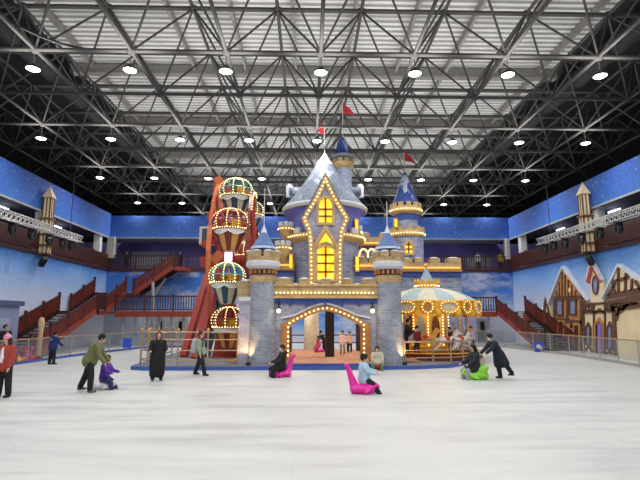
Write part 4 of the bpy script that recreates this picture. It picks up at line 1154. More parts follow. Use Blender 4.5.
def carousel_horse(name, coat, saddle, parent, ang, rad, zoff, group=None):
    """a galloping horse on a brass pole, facing along the ring"""
    T = Matrix.Translation((CX + rad * math.cos(ang), CY + rad * math.sin(ang), 0.46 + zoff)) @ Matrix.Rotation(ang + PI / 2, 4, 'Z') @ Matrix.Scale(0.92, 4)
    m = MB(); m.T = T                               # horse faces local +X
    m.cap((-0.36, 0, 0.66), (0.02, 0, 0.62), 0.17, 0.155); m.cap((0.02, 0, 0.62), (0.34, 0, 0.68), 0.155, 0.175)
    m.cap((0.4, 0, 0.76), (0.58, 0, 1.04), 0.13, 0.085); m.cap((0.58, 0, 1.06), (0.8, 0, 0.92), 0.085, 0.05)
    for sy in (-0.07, 0.07):
        m.cap((0.38, sy, 0.6), (0.62, sy, 0.46), 0.075, 0.05); m.cap((0.62, sy, 0.46), (0.54, sy, 0.26), 0.045, 0.035); m.cap((0.54, sy, 0.26), (0.56, sy, 0.22), 0.045)
        m.cap((-0.4, sy, 0.6), (-0.5, sy, 0.38), 0.1, 0.055); m.cap((-0.5, sy, 0.38), (-0.7, sy, 0.2), 0.05, 0.035); m.cap((-0.7, sy, 0.2), (-0.74, sy, 0.16), 0.045)
        m.cap((0.54, sy * 0.6, 1.1), (0.53, sy * 0.7, 1.2), 0.03, 0.012)
    h = m.build(name, coat, parent, True, remesh=0.022, sm=3)
    m = MB(); m.T = T
    m.cap((-0.5, 0, 0.72), (-0.68, 0, 0.66), 0.05, 0.07); m.cap((-0.68, 0, 0.66), (-0.76, 0, 0.4), 0.07, 0.03)
    m.build('tail', saddle, h, True)
    m = MB(); m.T = T
    m.cap((0.34, 0, 0.9), (0.52, 0, 1.14), 0.05, 0.05); m.build('mane', saddle, h, True)
    m = MB(); m.T = T
    m.lathe([(0.19, -0.12), (0.2, 0.0), (0.17, 0.16)], (0, 0, 0), 14); m.v = []; m.f = []; m.uv = []; m.mi = []
    m.ball((-0.04, 0, 0.7), 0.2, 12, 8, (1.0, 0.95, 0.7)); m.build('saddle', 'sled_red', h, True)
    m = MB(); m.T = T; m.bar((0, 0, -zoff / 0.92), (0, 0, 2.3), 0.028); m.build('pole', 'gold', h)
    return h


hl = [(-PI / 2 + 0.22, 1.95, 'white', 'cream_paint', 0.02), (-PI / 2 + 0.62, 2.0, 'white', 'timber', 0.0), (-PI / 2 - 0.3, 1.95, 'yellow', 'gold', 0.1), (-PI / 2 - 0.8, 1.98, 'white', 'maroon', 0.05),
      (-PI / 2 + 1.15, 1.98, 'white', 'pale_blue', 0.1), (0.3, 1.95, 'yellow', 'timber', 0.0), (0.95, 1.95, 'white', 'maroon', 0.1), (PI + 0.1, 1.95, 'yellow', 'gold', 0.05), (1.98, 1.95, 'white', 'maroon', 0.0), (1.6, 1.95, 'yellow', 'gold', 0.1)]
for a, r_, c1, c2, zo in hl: carousel_horse('horse', c1, c2, car, a, r_, zo)


# tubular queue fences
def tube_fence(label, pts, h=1.3, rails=(1.3, 0.85, 0.42), post=1.25, fm='rail_gold', base=0.16):
    pts = [Vector((p[0], p[1], base)) for p in pts]; t = thing('queue_fence', label, 'fence', pts[0]); up = Vector((0, 0, 1))
    for a, b in zip(pts, pts[1:]):
        for r_ in rails: MB().bar(a + up * r_, b + up * r_, 0.035 if r_ == rails[0] else 0.025).build('rail', fm, t)
        n = max(1, round((b - a).length / post))
        for i in range(n):
            p = a + (b - a) * i / n; MB().bar(p, p + up * (h + 0.06), 0.04).build('post', fm, t)
            if rails[0] > 1.2: MB().ball(p + up * (h + 0.1), 0.06, 8, 5).build('post_cap', 'gold', t, True)
    MB().bar(pts[-1], pts[-1] + up * (h + 0.06), 0.04).build('post', fm, t)
    return t


tube_fence('metal tube fence around the big wheel enclosure left of the castle', [(q0.x + 0.35, 26, 0), (q0.x + 0.35, YF + 0.85, 0), (q0.x + 0.75, YF + 0.5, 0), (xx(239, 20.9), YF + 0.5, 0)], 1.36, (1.36, 1.05, 0.6, 0.2))
tube_fence('curved metal tube fence before the carousel, right of the castle gate', [(xx(403, 21.3), 21.25, 0), (xx(432, 21.4), 21.55, 0), (xx(447, 22), 21.75, 0), (xx(462, 22), 22.2, 0), (xx(471, 22.8), 23.0, 0), (7.3, 25.5, 0)], 0.92, (0.92, 0.55, 0.22))

# ------------------------------------------------------------------ big wheel with balloon cars (seen edge-on)
WY, WZ, WR = 27.6, 5.3, 4.35
wx = lambda Y: -3.98 - 0.04 * (Y - 23.2)
wheel = thing('ferris_wheel', 'red big wheel seen edge-on with balloon-shaped cars left of the castle', 'ferris wheel', (wx(WY), WY, 0.16))
for sx, rr_ in ((-0.86, WR), (0.98, WR - 0.4)):
    path = [(wx(WY + rr_ * math.cos(a)) + sx, WY + rr_ * math.cos(a), WZ + rr_ * math.sin(a)) for a in [2 * PI * k / 40 for k in range(41)]]
    path = [p for p in path]
    rim = MB()
    for p, q in zip(path, path[1:]): rim.beam(p, q, 0.12, 0.22)
    rm = rim.build('wheel_rim', 'orange' if sx < 0 else 'maroon', wheel)
    for k in range(10):
        a = 2 * PI * k / 10 + R(18); MB().beam((wx(WY) + sx, WY, WZ), (wx(WY + rr_ * math.cos(a)) + sx, WY + rr_ * math.cos(a), WZ + rr_ * math.sin(a)), 0.12, 0.16).build('spoke', 'red', rm)
    if sx > 0: bulbs([(p[0] + (0.12 if sx > 0 else -0.12), p[1] - 0.1, p[2]) for p in path if p[1] < WY + 1 and p[2] > 7.6], 0.24, 0.034, rm)
MB().bar((wx(WY) - 1.5, WY, WZ), (wx(WY) + 1.5, WY, WZ), 0.38, n=16).build('axle', 'red', wheel, True)
for sx in (-1.35, 1.35):
    for sy in (-2.6, 2.6):
        MB().beam((wx(WY) + sx * 1.55, WY + sy, 0.16), (wx(WY) + sx, WY, WZ), 0.34, 0.34).build('support_leg', 'red', wheel)
a1 = P(196, 348, 24.2); b1 = P(224, 240, 26.0)
MB().beam((a1.x, a1.y, 0.16), b1, 0.42, 0.42).build('support_leg', 'red', wheel)
a1 = P(206, 348, 25.2); b1 = P(222, 290, 26.4)
MB().beam((a1.x, a1.y, 0.16), b1, 0.3, 0.3).build('support_leg', 'teal_dark', wheel)
m = MB(); m.prism([(xx(214, 24.6), 0.16), (xx(238, 24.6), 0.16), (xx(237, 24.6), zz(310, 24.6)), (xx(229, 24.6), zz(286, 24.6)), (xx(224.5, 24.6), zz(286, 24.6))], 24.6, 24.9); m.build('red_panel', 'red', wheel)
# machinery boxes and braces beside the hub
for (pa, pb, Y, w, mm) in (((201, 262), (222, 262), 25.8, 0.5, 'red'), ((203, 246), (224, 232), 26.2, 0.35, 'red'), ((205, 272), (226, 268), 26.0, 0.3, 'maroon'), ((213, 262), (222, 253), 25.2, 0.45, 'orange'), ((208, 216), (215, 216), 26.6, 0.45, 'red'), ((216, 184), (223, 180), 26.2, 0.5, 'orange')):
    MB().beam(P(pa[0], pa[1], Y), P(pb[0], pb[1], Y), w, w).build('machinery_arm', mm, wheel)
a = P(218.5, 185, 26.3); b = P(218.5, 214, 26.3); m = MB(); m.beam(a, b, 0.42, 0.42); m.build('rim_cover', 'orange', wheel)
a = P(207, 236, 26.8); m = MB(); m.box(a, (0.75, 0.5, 1.0)); wd = m.build('control_tower', 'cream_paint', wheel); MB().box(a + Vector((0, -0.26, 0)), (0.45, 0.05, 0.75)).build('pane', 'teal_dark', wd)
m = MB(); a = P(228.5, 254, 24.6); m.box(a, (0.38, 0.12, 0.75)); m.build('light_panel', 'screen', wheel)


def gondola(parent, c, cols, frame, ry, sc=1.0, yaw=0.0):
    """balloon car: striped basket below, domed cage with bulbs above; c = centre of the rim"""
    T = Matrix.Translation(c) @ Matrix.Rotation(yaw, 4, 'Z') @ Matrix.Scale(sc, 4)
    Rr = 0.92
    m = MB(); m.T = T; n = 12
    for k in range(n):
        m.cur = k % 2; a = 2 * PI * (k - 0.5) / n - PI / 2
        m.lathe([(0.0, -1.12), (0.4, -1.1), (0.46, -1.0), (0.62, -0.6), (0.8, -0.18), (Rr * 0.95, 0.0)], (0, 0, 0), 3, a, a + 2 * PI / n)
    g = m.build('balloon_car', [cols[0], cols[1]], parent)
    m = MB(); m.T = T; m.lathe([(Rr * .94, 0.02), (Rr, 0.0), (Rr, 0.1), (Rr * .94, 0.12)], (0, 0, 0), 32); m.build('rim_band', cols[0], g, True)
    m = MB(); m.T = T
    for k in range(6):                                # scalloped valance
        a0 = 2 * PI * k / 6 - PI / 2
        pts = []
        for i in range(9):
            t = i / 8; a = a0 + t * 2 * PI / 6; d = -0.04 - 0.16 * math.sin(PI * t); pts.append((a, d))
        v = []
        for a, d in pts:
            for r_, z_ in ((0.965 - 0.02, 0.0), (0.965 + d * 0.45, d - 0.02), (0.975 + d * 0.45, d - 0.09)): v.append((Rr * r_ * 1.03 * math.cos(a), Rr * r_ * 1.03 * math.sin(a), z_))
        m.add(v, [(3 * i + j, 3 * i + 3 + j, 3 * i + 4 + j, 3 * i + 1 + j) for i in range(8) for j in range(2)])
    m.build('valance', 'white', g)
    dome = lambda t: (Rr * math.cos(t) * 1.05, 0.42 + 0.74 * math.sin(t))
    for k in range(10):
        a = 2 * PI * k / 10 + ry; m = MB(); m.T = T; pp = []
        for i in range(11):
            r_, z_ = dome(-0.42 + (PI / 2 + 0.42) * i / 10); pp.append(Vector((r_ * math.cos(a), r_ * math.sin(a), z_)))
        m.tube(pp, 0.042, 6); ob = m.build('cage_rib', frame, g)
        if math.sin(a + yaw) < 0.5: bulbs([T @ (p * 1.05) for p in pp], 0.14, 0.026, ob)
    for t in (0.1, 0.8):
        m = MB(); m.T = T; r_, z_ = dome(t); m.lathe([(r_ - 0.03, z_), (r_, z_ - 0.03), (r_ + 0.03, z_), (r_, z_ + 0.03), (r_ - 0.03, z_)], (0, 0, 0), 24); m.build('cage_hoop', frame, g, True)
    m = MB(); m.T = T; m.lathe([(0.4, 1.03), (0.3, 1.1), (0.12, 1.17), (0, 1.19)], (0, 0, 0), 16); m.build('dome_cap', frame, g, True)
    bulbs([T @ Vector((Rr * 1.04 * math.cos(a), Rr * 1.04 * math.sin(a), 0.06)) for a in [PI + PI * i / 24 for i in range(25)]], 0.13, 0.026, g)
    m = MB(); m.T = T; m.lathe([(0.1, -0.2), (0.22, -0.18), (0.2, 0.3), (0.1, 0.34), (0.3, 0.4), (0.3, 0.44), (0, 0.45)], (0, 0, 0), 12); m.build('centre_table', 'gold', g, True)
    for k in range(4):
        m = MB(); m.T = T; a = 2 * PI * k / 4 + 0.6; m.box((0.62 * math.cos(a), 0.62 * math.sin(a), 0.3), (0.12, 0.5, 0.5), a); m.build('seat_back', ('orange', 'yellow', 'red', 'gold')[k], g)
    return g


GC = [  # centre pixel, Y, colours, frame
    (236.3, 198, 25.9, ('teal_dark', 'cream_paint'), 'teal', 0.92), (230.5, 231, 24.2, ('maroon', 'yellow'), 'red', 0.96), (227.2, 284, 23.1, ('teal_dark', 'cream_paint'), 'teal', 0.86),
    (228.8, 328, 23.4, ('maroon', 'yellow'), 'maroon', 0.82), (251.5, 216.5, 29.6, ('teal_dark', 'pale_blue'), 'teal', 0.8), (245.5, 256.5, 29.4, ('red', 'cream_paint'), 'red', 0.7), (249, 243.5, 32.2, ('yellow', 'maroon'), 'orange', 0.8)]
for px, py, Y, cols, fr, sc in GC:
    p = P(px, py, Y); gondola(wheel, p, cols, fr, 0.26, sc)

# ------------------------------------------------------------------ house fronts on the right wall
XW = XR - 0.02


def wp(pts): return [(W(a, b, XW).y, W(a, b, XW).z) for a, b in pts]


def facade(label, outline, depth, m_, roof=None, roof_m='snow'):
    pts = wp(outline); y0 = sum(p[0] for p in pts) / len(pts)
    t = thing('house_front', label, 'house front', (XW - depth, y0, 0))
    MB().prism(pts, XW - depth, XW, 'X').build('wall', m_, t)
    if roof: MB().ribbon(wp(roof), 0.12, XW - depth - 0.1, XW, 'X').build('roof_edge', roof_m, t)
    return t


def strips(t, lines, w, d0, m_='timber', name='timber_beam', th=0.07):
    for ln in lines: MB().ribbon(wp(ln), w, d0 - th, d0, 'X').build(name, m_, t)


def wall_window(t, pts, d0, pane='pane', frame='timber', fw=0.12, name='window'):
    q = wp(pts); o = MB().prism(q, d0 - 0.05, d0, 'X').build(name, pane, t)
    MB().ribbon(q, fw, d0 - 0.1, d0, 'X', True).build('window_frame', frame, o)
    return o


def ell(cx, cy, rx_, ry_, n=16): return [(cx + rx_ * math.cos(2 * PI * k / n), cy + ry_ * math.sin(2 * PI * k / n)) for k in range(n)]


d = 0.25; D0 = XW - d
t = facade('narrow cream half-timbered house front with small pointed gable by the right stair', [(546.5, 346), (555, 348), (555, 321), (549.2, 299.5), (546.5, 311)], d, 'cream', None)
strips(t, [[(546.6, 318), (549.1, 299), (555.5, 322)], [(546.8, 321), (555, 324)], [(549, 301), (549, 346)]], 0.14, D0)
t = facade('tall orange timber house front with steep snowy gable on the right wall', [(556.5, 349), (586, 357), (586, 299), (566, 268.5), (556.5, 299)], 0.22, 'orange_wood', [(551.5, 304), (566, 267), (591.5, 300.5)])
D1 = XW - 0.22
strips(t, [[(559, 319), (586, 322.5)], [(557.5, 298.5), (586, 297)], [(558, 300), (558, 349)], [(585, 299), (585, 356)], [(571, 299), (571, 320)]], 0.24, D1)
strips(t, [[(560, 291), (560, 299)], [(562.8, 282), (562.8, 298)], [(565.6, 272), (565.6, 298)], [(568.6, 275), (568.6, 298)], [(572, 280), (572, 298)], [(575.6, 285), (575.6, 298)], [(579.4, 290), (579.4, 298)]], 0.1, D1, 'timber', 'gable_board')
for c_ in ((563.5, 307.5), (576.8, 307)): wall_window(t, [(c_[0] - 2.9, c_[1] + 7.2), (c_[0] + 3.1, c_[1] + 7.8), (c_[0] + 3.1, c_[1] - 7.2), (c_[0] - 2.9, c_[1] - 7)], D1)
for c_ in ((565.5, 334), (581, 337)): wall_window(t, [(c_[0] - 3.2, c_[1] + 15), (c_[0] + 2.8, c_[1] + 16), (c_[0] + 2.8, c_[1] - 12.5), (c_[0] - 3.2, c_[1] - 13)], D1, 'dark_wood', 'orange_wood', 0.14, 'doorway')
p = W(569.8, 290.5, D1); MB().ball((D1 - 0.02, p.y, p.z), 0.16, 10, 6, (0.3, 1, 1)).build('gable_medallion', 'cream', t, True)
p = W(573.5, 326, D1); MB().box((D1 - 0.1, p.y, p.z), (0.16, 0.18, 0.3)).build('lantern', 'black', t)
t = facade('cream tower house front with oval window, red roof and arched doorway', [(586.5, 357), (617, 364.5), (617, 304.5), (606.5, 305.5), (605.5, 281), (594.5, 262), (592.5, 282), (593.5, 307), (586.5, 308)], 0.16, 'cream')
D2 = XW - 0.16
m = MB(); m.ribbon(wp([(591, 282.5), (595, 264.5), (604.6, 281)]), 0.3, D2 - 0.1, D2 + .1, 'X'); m.build('red_roof', 'brick_red', t)
m = MB(); m.ribbon(wp([(590.6, 279), (594.6, 260.5), (606, 280)]), 0.11, D2 - 0.14, D2 + .1, 'X'); m.build('roof_snow', 'snow', t)
wall_window(t, ell(598.9, 285, 2.7, 9), D2, 'pane', 'timber', 0.08, 'oval_window')
wall_window(t, [(589.5, 344), (593.7, 345), (593.7, 328), (591.6, 323.5), (589.5, 327.5)], D2); wall_window(t, [(611, 348.5), (615.8, 349.5), (615.8, 329), (613.4, 323), (611, 328)], D2)
wall_window(t, [(598.6, 355), (607, 357), (607, 327), (603, 319), (598.6, 325)], D2, 'dark_wood', 'wood_tan', 0.16, 'doorway')
m = MB(); m.prism(wp([(602.5, 352), (606.2, 353), (606.2, 327), (603, 323)]), D2 - 0.16, D2 - 0.06, 'X'); m.build('purple_curtain', 'curtain', t)
strips(t, [[(586.5, 304.5), (617, 302.5)], [(586.5, 312.5), (617, 311)], [(586.8, 305), (586.8, 356)], [(597, 304), (597, 356)], [(608.2, 303), (608.2, 360)]], 0.14, D2)
strips(t, [[(587 + k * 3.2, 305), (590.2 + k * 3.2, 312)] for k in range(3)] + [[(590.2 + k * 3.2, 305), (587 + k * 3.2, 312)] for k in range(3)], 0.06, D2, 'timber', 'lattice_bar')
strips(t, [[(608.5 + k * 2.9, 303), (611.4 + k * 2.9, 311)] for k in range(3)] + [[(611.4 + k * 2.9, 303), (608.5 + k * 2.9, 311)] for k in range(3)], 0.06, D2, 'timber', 'lattice_bar')
strips(t, [[(597.2, 314), (602.6, 309)], [(608, 314), (602.8, 309)], [(587.5, 352), (591.6, 345.5), (596.5, 354)], [(609, 356), (613.4, 350), (617, 359)]], 0.12, D2)
t = facade('large cream half-timbered house front with wide gable at far right', [(617.6, 365), (668, 378), (668, 300), (645, 284), (623.2, 266), (611, 297), (617.6, 305)], 0.24, 'cream', [(606.5, 298.5), (623, 265), (646, 281), (668, 297)])
D3 = XW - 0.24
strips(t, [[(611, 297), (668, 286)], [(613, 303.5), (668, 293)], [(615, 309.5), (668, 301)], [(618.2, 306), (621, 366)]], 0.3, D3)
strips(t, [[(623.2, 268), (623.2, 293)], [(617.5, 283), (620, 294)], [(631, 273), (630, 292)], [(637, 279), (636.5, 291)], [(617, 282), (634, 277)], [(621, 320), (625, 307)], [(620, 316), (634, 304)], [(613, 296), (620, 283)], [(640, 281), (646, 290)]], 0.17, D3)
strips(t, [[(616 + k * 4, 303), (619.5 + k * 4, 309 - k * 0.8)] for k in range(7)] + [[(619.5 + k * 4, 302.5), (616 + k * 4, 309 - k * 0.8)] for k in range(7)], 0.08, D3, 'timber', 'lattice_bar')
# low snowy village roofs painted low on the wall behind the stair
for k, (a, b, c_) in enumerate(((524, 532, 311), (531, 540, 309), (539, 547, 311))):
    t = facade('small red house front low on the right wall behind the stair, %s of three' % ['furthest', 'middle', 'nearest'][k], [(a, 322), (b, 323), (b, c_ + 2), ((a + b) / 2, c_ - 2), (a, c_ + 2)], 0.08, 'brick_red', [(a - .5, c_ + 2.6), ((a + b) / 2, c_ - 2.6), (b + .5, c_ + 2.6)])

# ------------------------------------------------------------------ people
def person(label, loc, H, facing, lean=0, head=0, arms=((8, 8, 12), (8, 8, 12)), legs=((2, 4, 2), (-2, 4, 2)), seat=None, top=(40, 40, 44), low=(28, 28, 32), shoe=(40, 40, 42), hair=(32, 24, 20),
           coat=0.0, long_hair=False, hat=None, child=False, width=1.0, hood=False, trim=None, emblem=None, fine=True, mask=False, group=None):
    k = H / 1.72; hs = 1.25 if child else 1.0
    t = thing('person', label, 'person', loc, R(facing), group)
    rl = R(lean)
    up = Vector((0, -math.sin(rl), math.cos(rl))); fw = Vector((0, -math.cos(rl), -math.sin(rl)))
    V = Vector
    tors = 0.50 * k
    legpts = []
    for (pt, ot, bd), sx in zip(legs, (-1, 1)):
        def dr(a, o): return V((sx * math.sin(R(o)), -math.sin(R(a)) * math.cos(R(o)), -math.cos(R(a)) * math.cos(R(o))))
        h_ = V((sx * 0.095 * k, 0, 0)); kn = h_ + dr(pt, ot) * 0.42 * k; an = kn + dr(pt - bd, ot * 0.6) * 0.41 * k
        tdir = V((sx * 0.12, -1, 0)).normalized()
        legpts.append((h_, kn, an, tdir))
    lowest = min(l[2].z for l in legpts)
    pz = (-lowest + 0.085 * k) if seat is None else seat
    pel = V((0, 0, pz))
    legpts = [tuple(p + pel for p in l[:3]) + (l[3],) for l in legpts]
    neck = pel + up * tors; chest = pel + up * (0.33 * k)
    rh = R(lean * 0.5 + head); hup = V((0, -math.sin(rh), math.cos(rh))); hfw = V((0, -math.cos(rh), -math.sin(rh)))
    hc = neck + hup * (0.175 * k) + hfw * 0.02
    arm = []
    for (pt, ot, bd), sx in zip(arms, (-1, 1)):
        sh = neck - up * (0.055 * k) + V((sx * 0.175 * k * width, 0, 0))
        def dr(a, o): return V((sx * math.sin(R(o)), -math.sin(R(a)) * math.cos(R(o)), -math.cos(R(a)) * math.cos(R(o))))
        el = sh + dr(pt, ot) * 0.28 * k; wr = el + dr(pt + bd, ot * 0.2) * 0.25 * k
        arm.append((sh, el, wr, (wr - el).normalized()))
    wo = V((0, 0, 0))
    off = lambda p: p
    T = Matrix.Translation(loc)

    def mb(): q = MB(); q.T = T; return q
    m = mb(); r = 0.098 * k * hs
    m.ball(hc + hup * 0.015, r, 14, 10, (0.86, 1.0, 1.12)); m.cap(hc - hup * 0.05 * hs + hfw * 0.02, hc - hup * 0.075 * hs + hfw * 0.045, 0.055 * k * hs, 0.04 * k * hs)
    m.cap(hc + hfw * (r * 0.93), hc - hup * 0.02 + hfw * (r * 1.1), 0.012 * k, 0.017 * k)
    for sx in (-1, 1): m.cap(hc + V((sx * r * 0.88, 0, 0.012)), hc + V((sx * r * 0.92, 0.005, -0.025)), 0.018 * k, 0.014 * k)
    m.cap(neck - up * 0.05, hc - hup * 0.05, 0.056 * k, 0.052 * k)
    m.cap(pel + up * 0.02, chest, 0.12 * k, 0.125 * k); m.cap(arm[0][0], arm[1][0], 0.06 * k)
    for sh, el, wr, dd in arm:
        m.cap(sh, el, 0.05 * k, 0.04 * k); m.cap(el, wr, 0.04 * k, 0.028 * k)
        side = dd.cross(V((0, -1, 0.2))).normalized(); sg = 1
        pc = wr + dd * 0.085 * k
        m.cap(wr, wr + dd * 0.05 * k, 0.026 * k, 0.03 * k)
        for j, (o_, ln) in enumerate(((-0.027, 0.07), (-0.009, 0.08), (0.009, 0.075), (0.027, 0.06))):
            b0 = wr + dd * 0.06 * k + side * o_ * k; curl = V((0, 0, -0.3)) + fw * 0.35
            b1 = b0 + dd * ln * 0.6 * k; b2 = b1 + (dd + curl * 0.8).normalized() * ln * 0.5 * k
            m.cap(wr + dd * 0.03 * k + side * o_ * 0.8 * k, b0, 0.013 * k, 0.0105 * k, 6); m.cap(b0, b1, 0.0105 * k, 0.0095 * k, 6); m.cap(b1, b2, 0.0095 * k, 0.008 * k, 6)
        t0 = wr + dd * 0.02 * k - side * 0.022 * k; t1 = t0 + (dd - side * 0.9).normalized() * 0.045 * k; m.cap(t0, t1, 0.013 * k, 0.011 * k, 6); m.cap(t1, t1 + dd * 0.03 * k, 0.011 * k, 0.009 * k, 6)
    for h_, kn, an, td in legpts:
        m.cap(h_, kn, 0.075 * k, 0.052 * k); m.cap(kn, an, 0.05 * k, 0.036 * k); m.cap(an - V((0, 0, 0.04 * k)), an - V((0, 0, 0.045 * k)) + td * 0.13 * k, 0.035 * k, 0.03 * k)
    m.build('body', 'skin', t, True, remesh=0.0095 if fine else 0.016, sm=2)
    # face
    m = mb()
    for sx in (-1, 1): m.ball(hc + V((sx * 0.034 * k * hs, 0, 0)) + hfw * (r * 0.93) + hup * 0.012, 0.0115 * k * hs, 8, 6)
    m.build('eyes', 'eye', t, True)
    if not mask:
        m = mb(); m.cap(hc - hup * 0.05 * hs + hfw * (r * 0.9) + V((-0.018, 0, 0)), hc - hup * 0.05 * hs + hfw * (r * 0.9) + V((0.018, 0, 0)), 0.0075); m.build('mouth', 'lip', t, True)
    else:
        m = mb(); m.ball(hc - hup * 0.045 * hs + hfw * 0.035, r * 0.86, 12, 8, (0.85, 0.9, 0.6)); m.build('face_mask', 'white', t, True)
    # hair or hat
    m = mb(); m.ball(hc + hup * 0.035 * hs - hfw * 0.022, r * 1.15, 14, 10, (0.96, 1.0, 1.04))
    if long_hair:
        m.cap(hc - hfw * 0.05, neck - hfw * 0.075 * k - up * 0.05 * k, 0.095 * k, 0.075 * k)
        for sx in (-1, 1): m.cap(hc + V((sx * 0.07 * k, 0, 0)) - hfw * 0.01, neck + V((sx * 0.075 * k, 0, 0)), 0.045 * k, 0.03 * k)
    m.build('hair', cloth(hair), t, True, remesh=0.016, sm=2)
    if hat:
        m = mb(); m.ball(hc + hup * 0.06 * hs - hfw * 0.015, r * 1.16, 14, 10, (0.95, 1.0, 0.9)); m.ball(hc + hup * (0.075 * hs + r), r * 0.28, 8, 6); m.build('hat', cloth(hat), t, True)
    # clothes
    w = width; m = mb()
    m.cap(arm[0][0] * 1.0 + up * -0.01, arm[1][0] + up * -0.01, 0.085 * k, 0.085 * k)
    for sx in (-1, 1):
        m.cap(neck - up * 0.12 * k + V((sx * 0.07 * k * w, 0, 0)), pel + up * 0.1 * k + V((sx * 0.055 * k * w, 0, 0)), 0.125 * k * w, 0.125 * k * w)
    m.cap(neck - up * 0.13 * k, pel + up * 0.1 * k, 0.15 * k * w, 0.155 * k * w)
    m.cap(pel + up * 0.12 * k, pel - up * 0.03 * k, 0.165 * k * w, 0.178 * k * w)
    m.cap(neck - up * 0.06 * k, neck + up * 0.0 * k, 0.085 * k, 0.066 * k)
    for sh, el, wr, dd in arm: m.cap(sh, el, 0.09 * k, 0.076 * k); m.cap(el, wr - dd * 0.01, 0.076 * k, 0.06 * k)
    if coat:
        for (h_, kn, an, td), sx in zip(legpts, (-1, 1)):
            q1 = h_.lerp(kn, min(1, coat * 1.9)); q1 = q1 if coat <= 0.53 else kn.lerp(an, (coat - 0.53) * 2)
            m.cap(h_, kn if coat > 0.53 else q1, 0.15 * k * w, 0.15 * k * w)
            if coat > 0.53: m.cap(kn, q1, 0.135 * k * w, 0.125 * k * w)
        mid0 = (legpts[0][0] + legpts[1][0]) / 2; mk = (legpts[0][1] + legpts[1][1]) / 2; ma = (legpts[0][2] + legpts[1][2]) / 2
        q1 = mid0.lerp(mk, min(1, coat * 1.9)) if coat <= 0.53 else mk.lerp(ma, (coat - 0.53) * 2)
        m.cap(mid0, mk if coat > 0.53 else q1, 0.15 * k, 0.15 * k)
        if coat > 0.53: m.cap(mk, q1, 0.15 * k, 0.14 * k)
    if hood: m.cap(neck - fw * 0.09 * k + V((-0.06 * k, 0, 0)), neck - fw * 0.09 * k + V((0.06 * k, 0, 0)), 0.075 * k)
    m.build('coat' if coat else 'jacket', cloth(top), t, True, remesh=0.015, sm=4)
    m = mb(); m.cap(legpts[0][0] + V((0, 0, .02)), legpts[1][0] + V((0, 0, .02)), 0.118 * k)
    for h_, kn, an, td in legpts: m.cap(h_, kn, 0.115 * k, 0.094 * k); m.cap(kn, an + (kn - an).normalized() * 0.02, 0.094 * k, 0.082 * k)
    m.build('trousers', cloth(low), t, True, remesh=0.015, sm=3)
    for h_, kn, an, td in legpts:
        m = mb(); a = an - V((0, 0, 0.04 * k)); m.cap(a - td * 0.04 * k, a + td * 0.15 * k, 0.045 * k, 0.038 * k); m.cap(a, an + V((0, 0, 0.03 * k)), 0.05 * k, 0.052 * k); m.build('shoe', cloth(shoe), t, True, remesh=0.014, sm=2)
    if trim:                                             # pale front or stripe of the jacket
        m = mb(); m.cap(neck - up * 0.1 * k + fw * 0.085 * k, pel + up * 0.06 * k + fw * 0.1 * k, 0.075 * k * w, 0.085 * k * w); m.build('jacket_front', cloth(trim), t, True)
    if emblem:
        m = mb(); m.ball(chest - fw * 0.13 * k * w + up * 0.02, 0.085 * k, 10, 6, (1, 0.35, 0.8)); m.build('back_emblem', cloth(emblem), t, True)
    return t, dict(pel=pel, neck=neck, chest=chest, fw=fw, up=up, arm=arm, T=T, k=k)


def sled(label, loc, facing, m_, scale=1.0, name='seal_sled', tall=True, hump=False, group='plastic sleds on the ice'):
    t = thing(name, label, 'sled', loc, R(facing), group)
    T = Matrix.Translation(loc) @ Matrix.Scale(scale, 4)
    m = MB(); m.T = T                                    # faces local -Y
    m.cap((0, -0.22, 0.14), (0, 0.24, 0.13), 0.14, 0.15); m.cap((-0.11, -0.1, 0.12), (-0.11, 0.24, 0.12), 0.1, 0.11); m.cap((0.11, -0.1, 0.12), (0.11, 0.24, 0.12), 0.1, 0.11)
    m.cap((0, -0.26, 0.15), (0, -0.36, 0.22), 0.11, 0.1); m.cap((0, -0.38, 0.21), (0, -0.45, 0.19), 0.065, 0.045)
    for sx in (-1, 1): m.cap((sx * 0.14, -0.18, 0.1), (sx * 0.27, -0.08, 0.05), 0.055, 0.035)
    if tall:
        m.cap((0, 0.24, 0.18), (0, 0.34, 0.46), 0.14, 0.1); m.cap((0, 0.34, 0.46), (0, 0.46, 0.8), 0.1, 0.055)
        for sx in (-1, 1): m.cap((sx * 0.07, 0.24, 0.2), (0, 0.4, 0.62), 0.09, 0.05)
    if hump: m.cap((-0.08, 0.12, 0.26), (0.08, 0.12, 0.26), 0.15); m.cap((-0.1, 0.26, 0.34), (0.1, 0.26, 0.34), 0.1)
    b = m.build('hull', m_, t, True, remesh=0.018 * scale, sm=4)
    if tall:
        m = MB(); m.T = T; m.cap((-0.18, 0.49, 0.8), (0.18, 0.49, 0.8), 0.035); m.build('push_handle', m_, t, True)
    for sx in (-1, 1):
        m = MB(); m.T = T; m.cap((sx * 0.12, -0.26, 0.025), (sx * 0.12, 0.3, 0.025), 0.024); m.build('runner', m_, t, True)
    m = MB(); m.T = T
    for sx in (-1, 1): m.ball((sx * 0.07, -0.43, 0.25), 0.017, 8, 6)
    m.build('eyes', 'eye', t, True)
    return t


def Gs(px, py): p = G(px, py); return (p.x, p.y, 0.0)


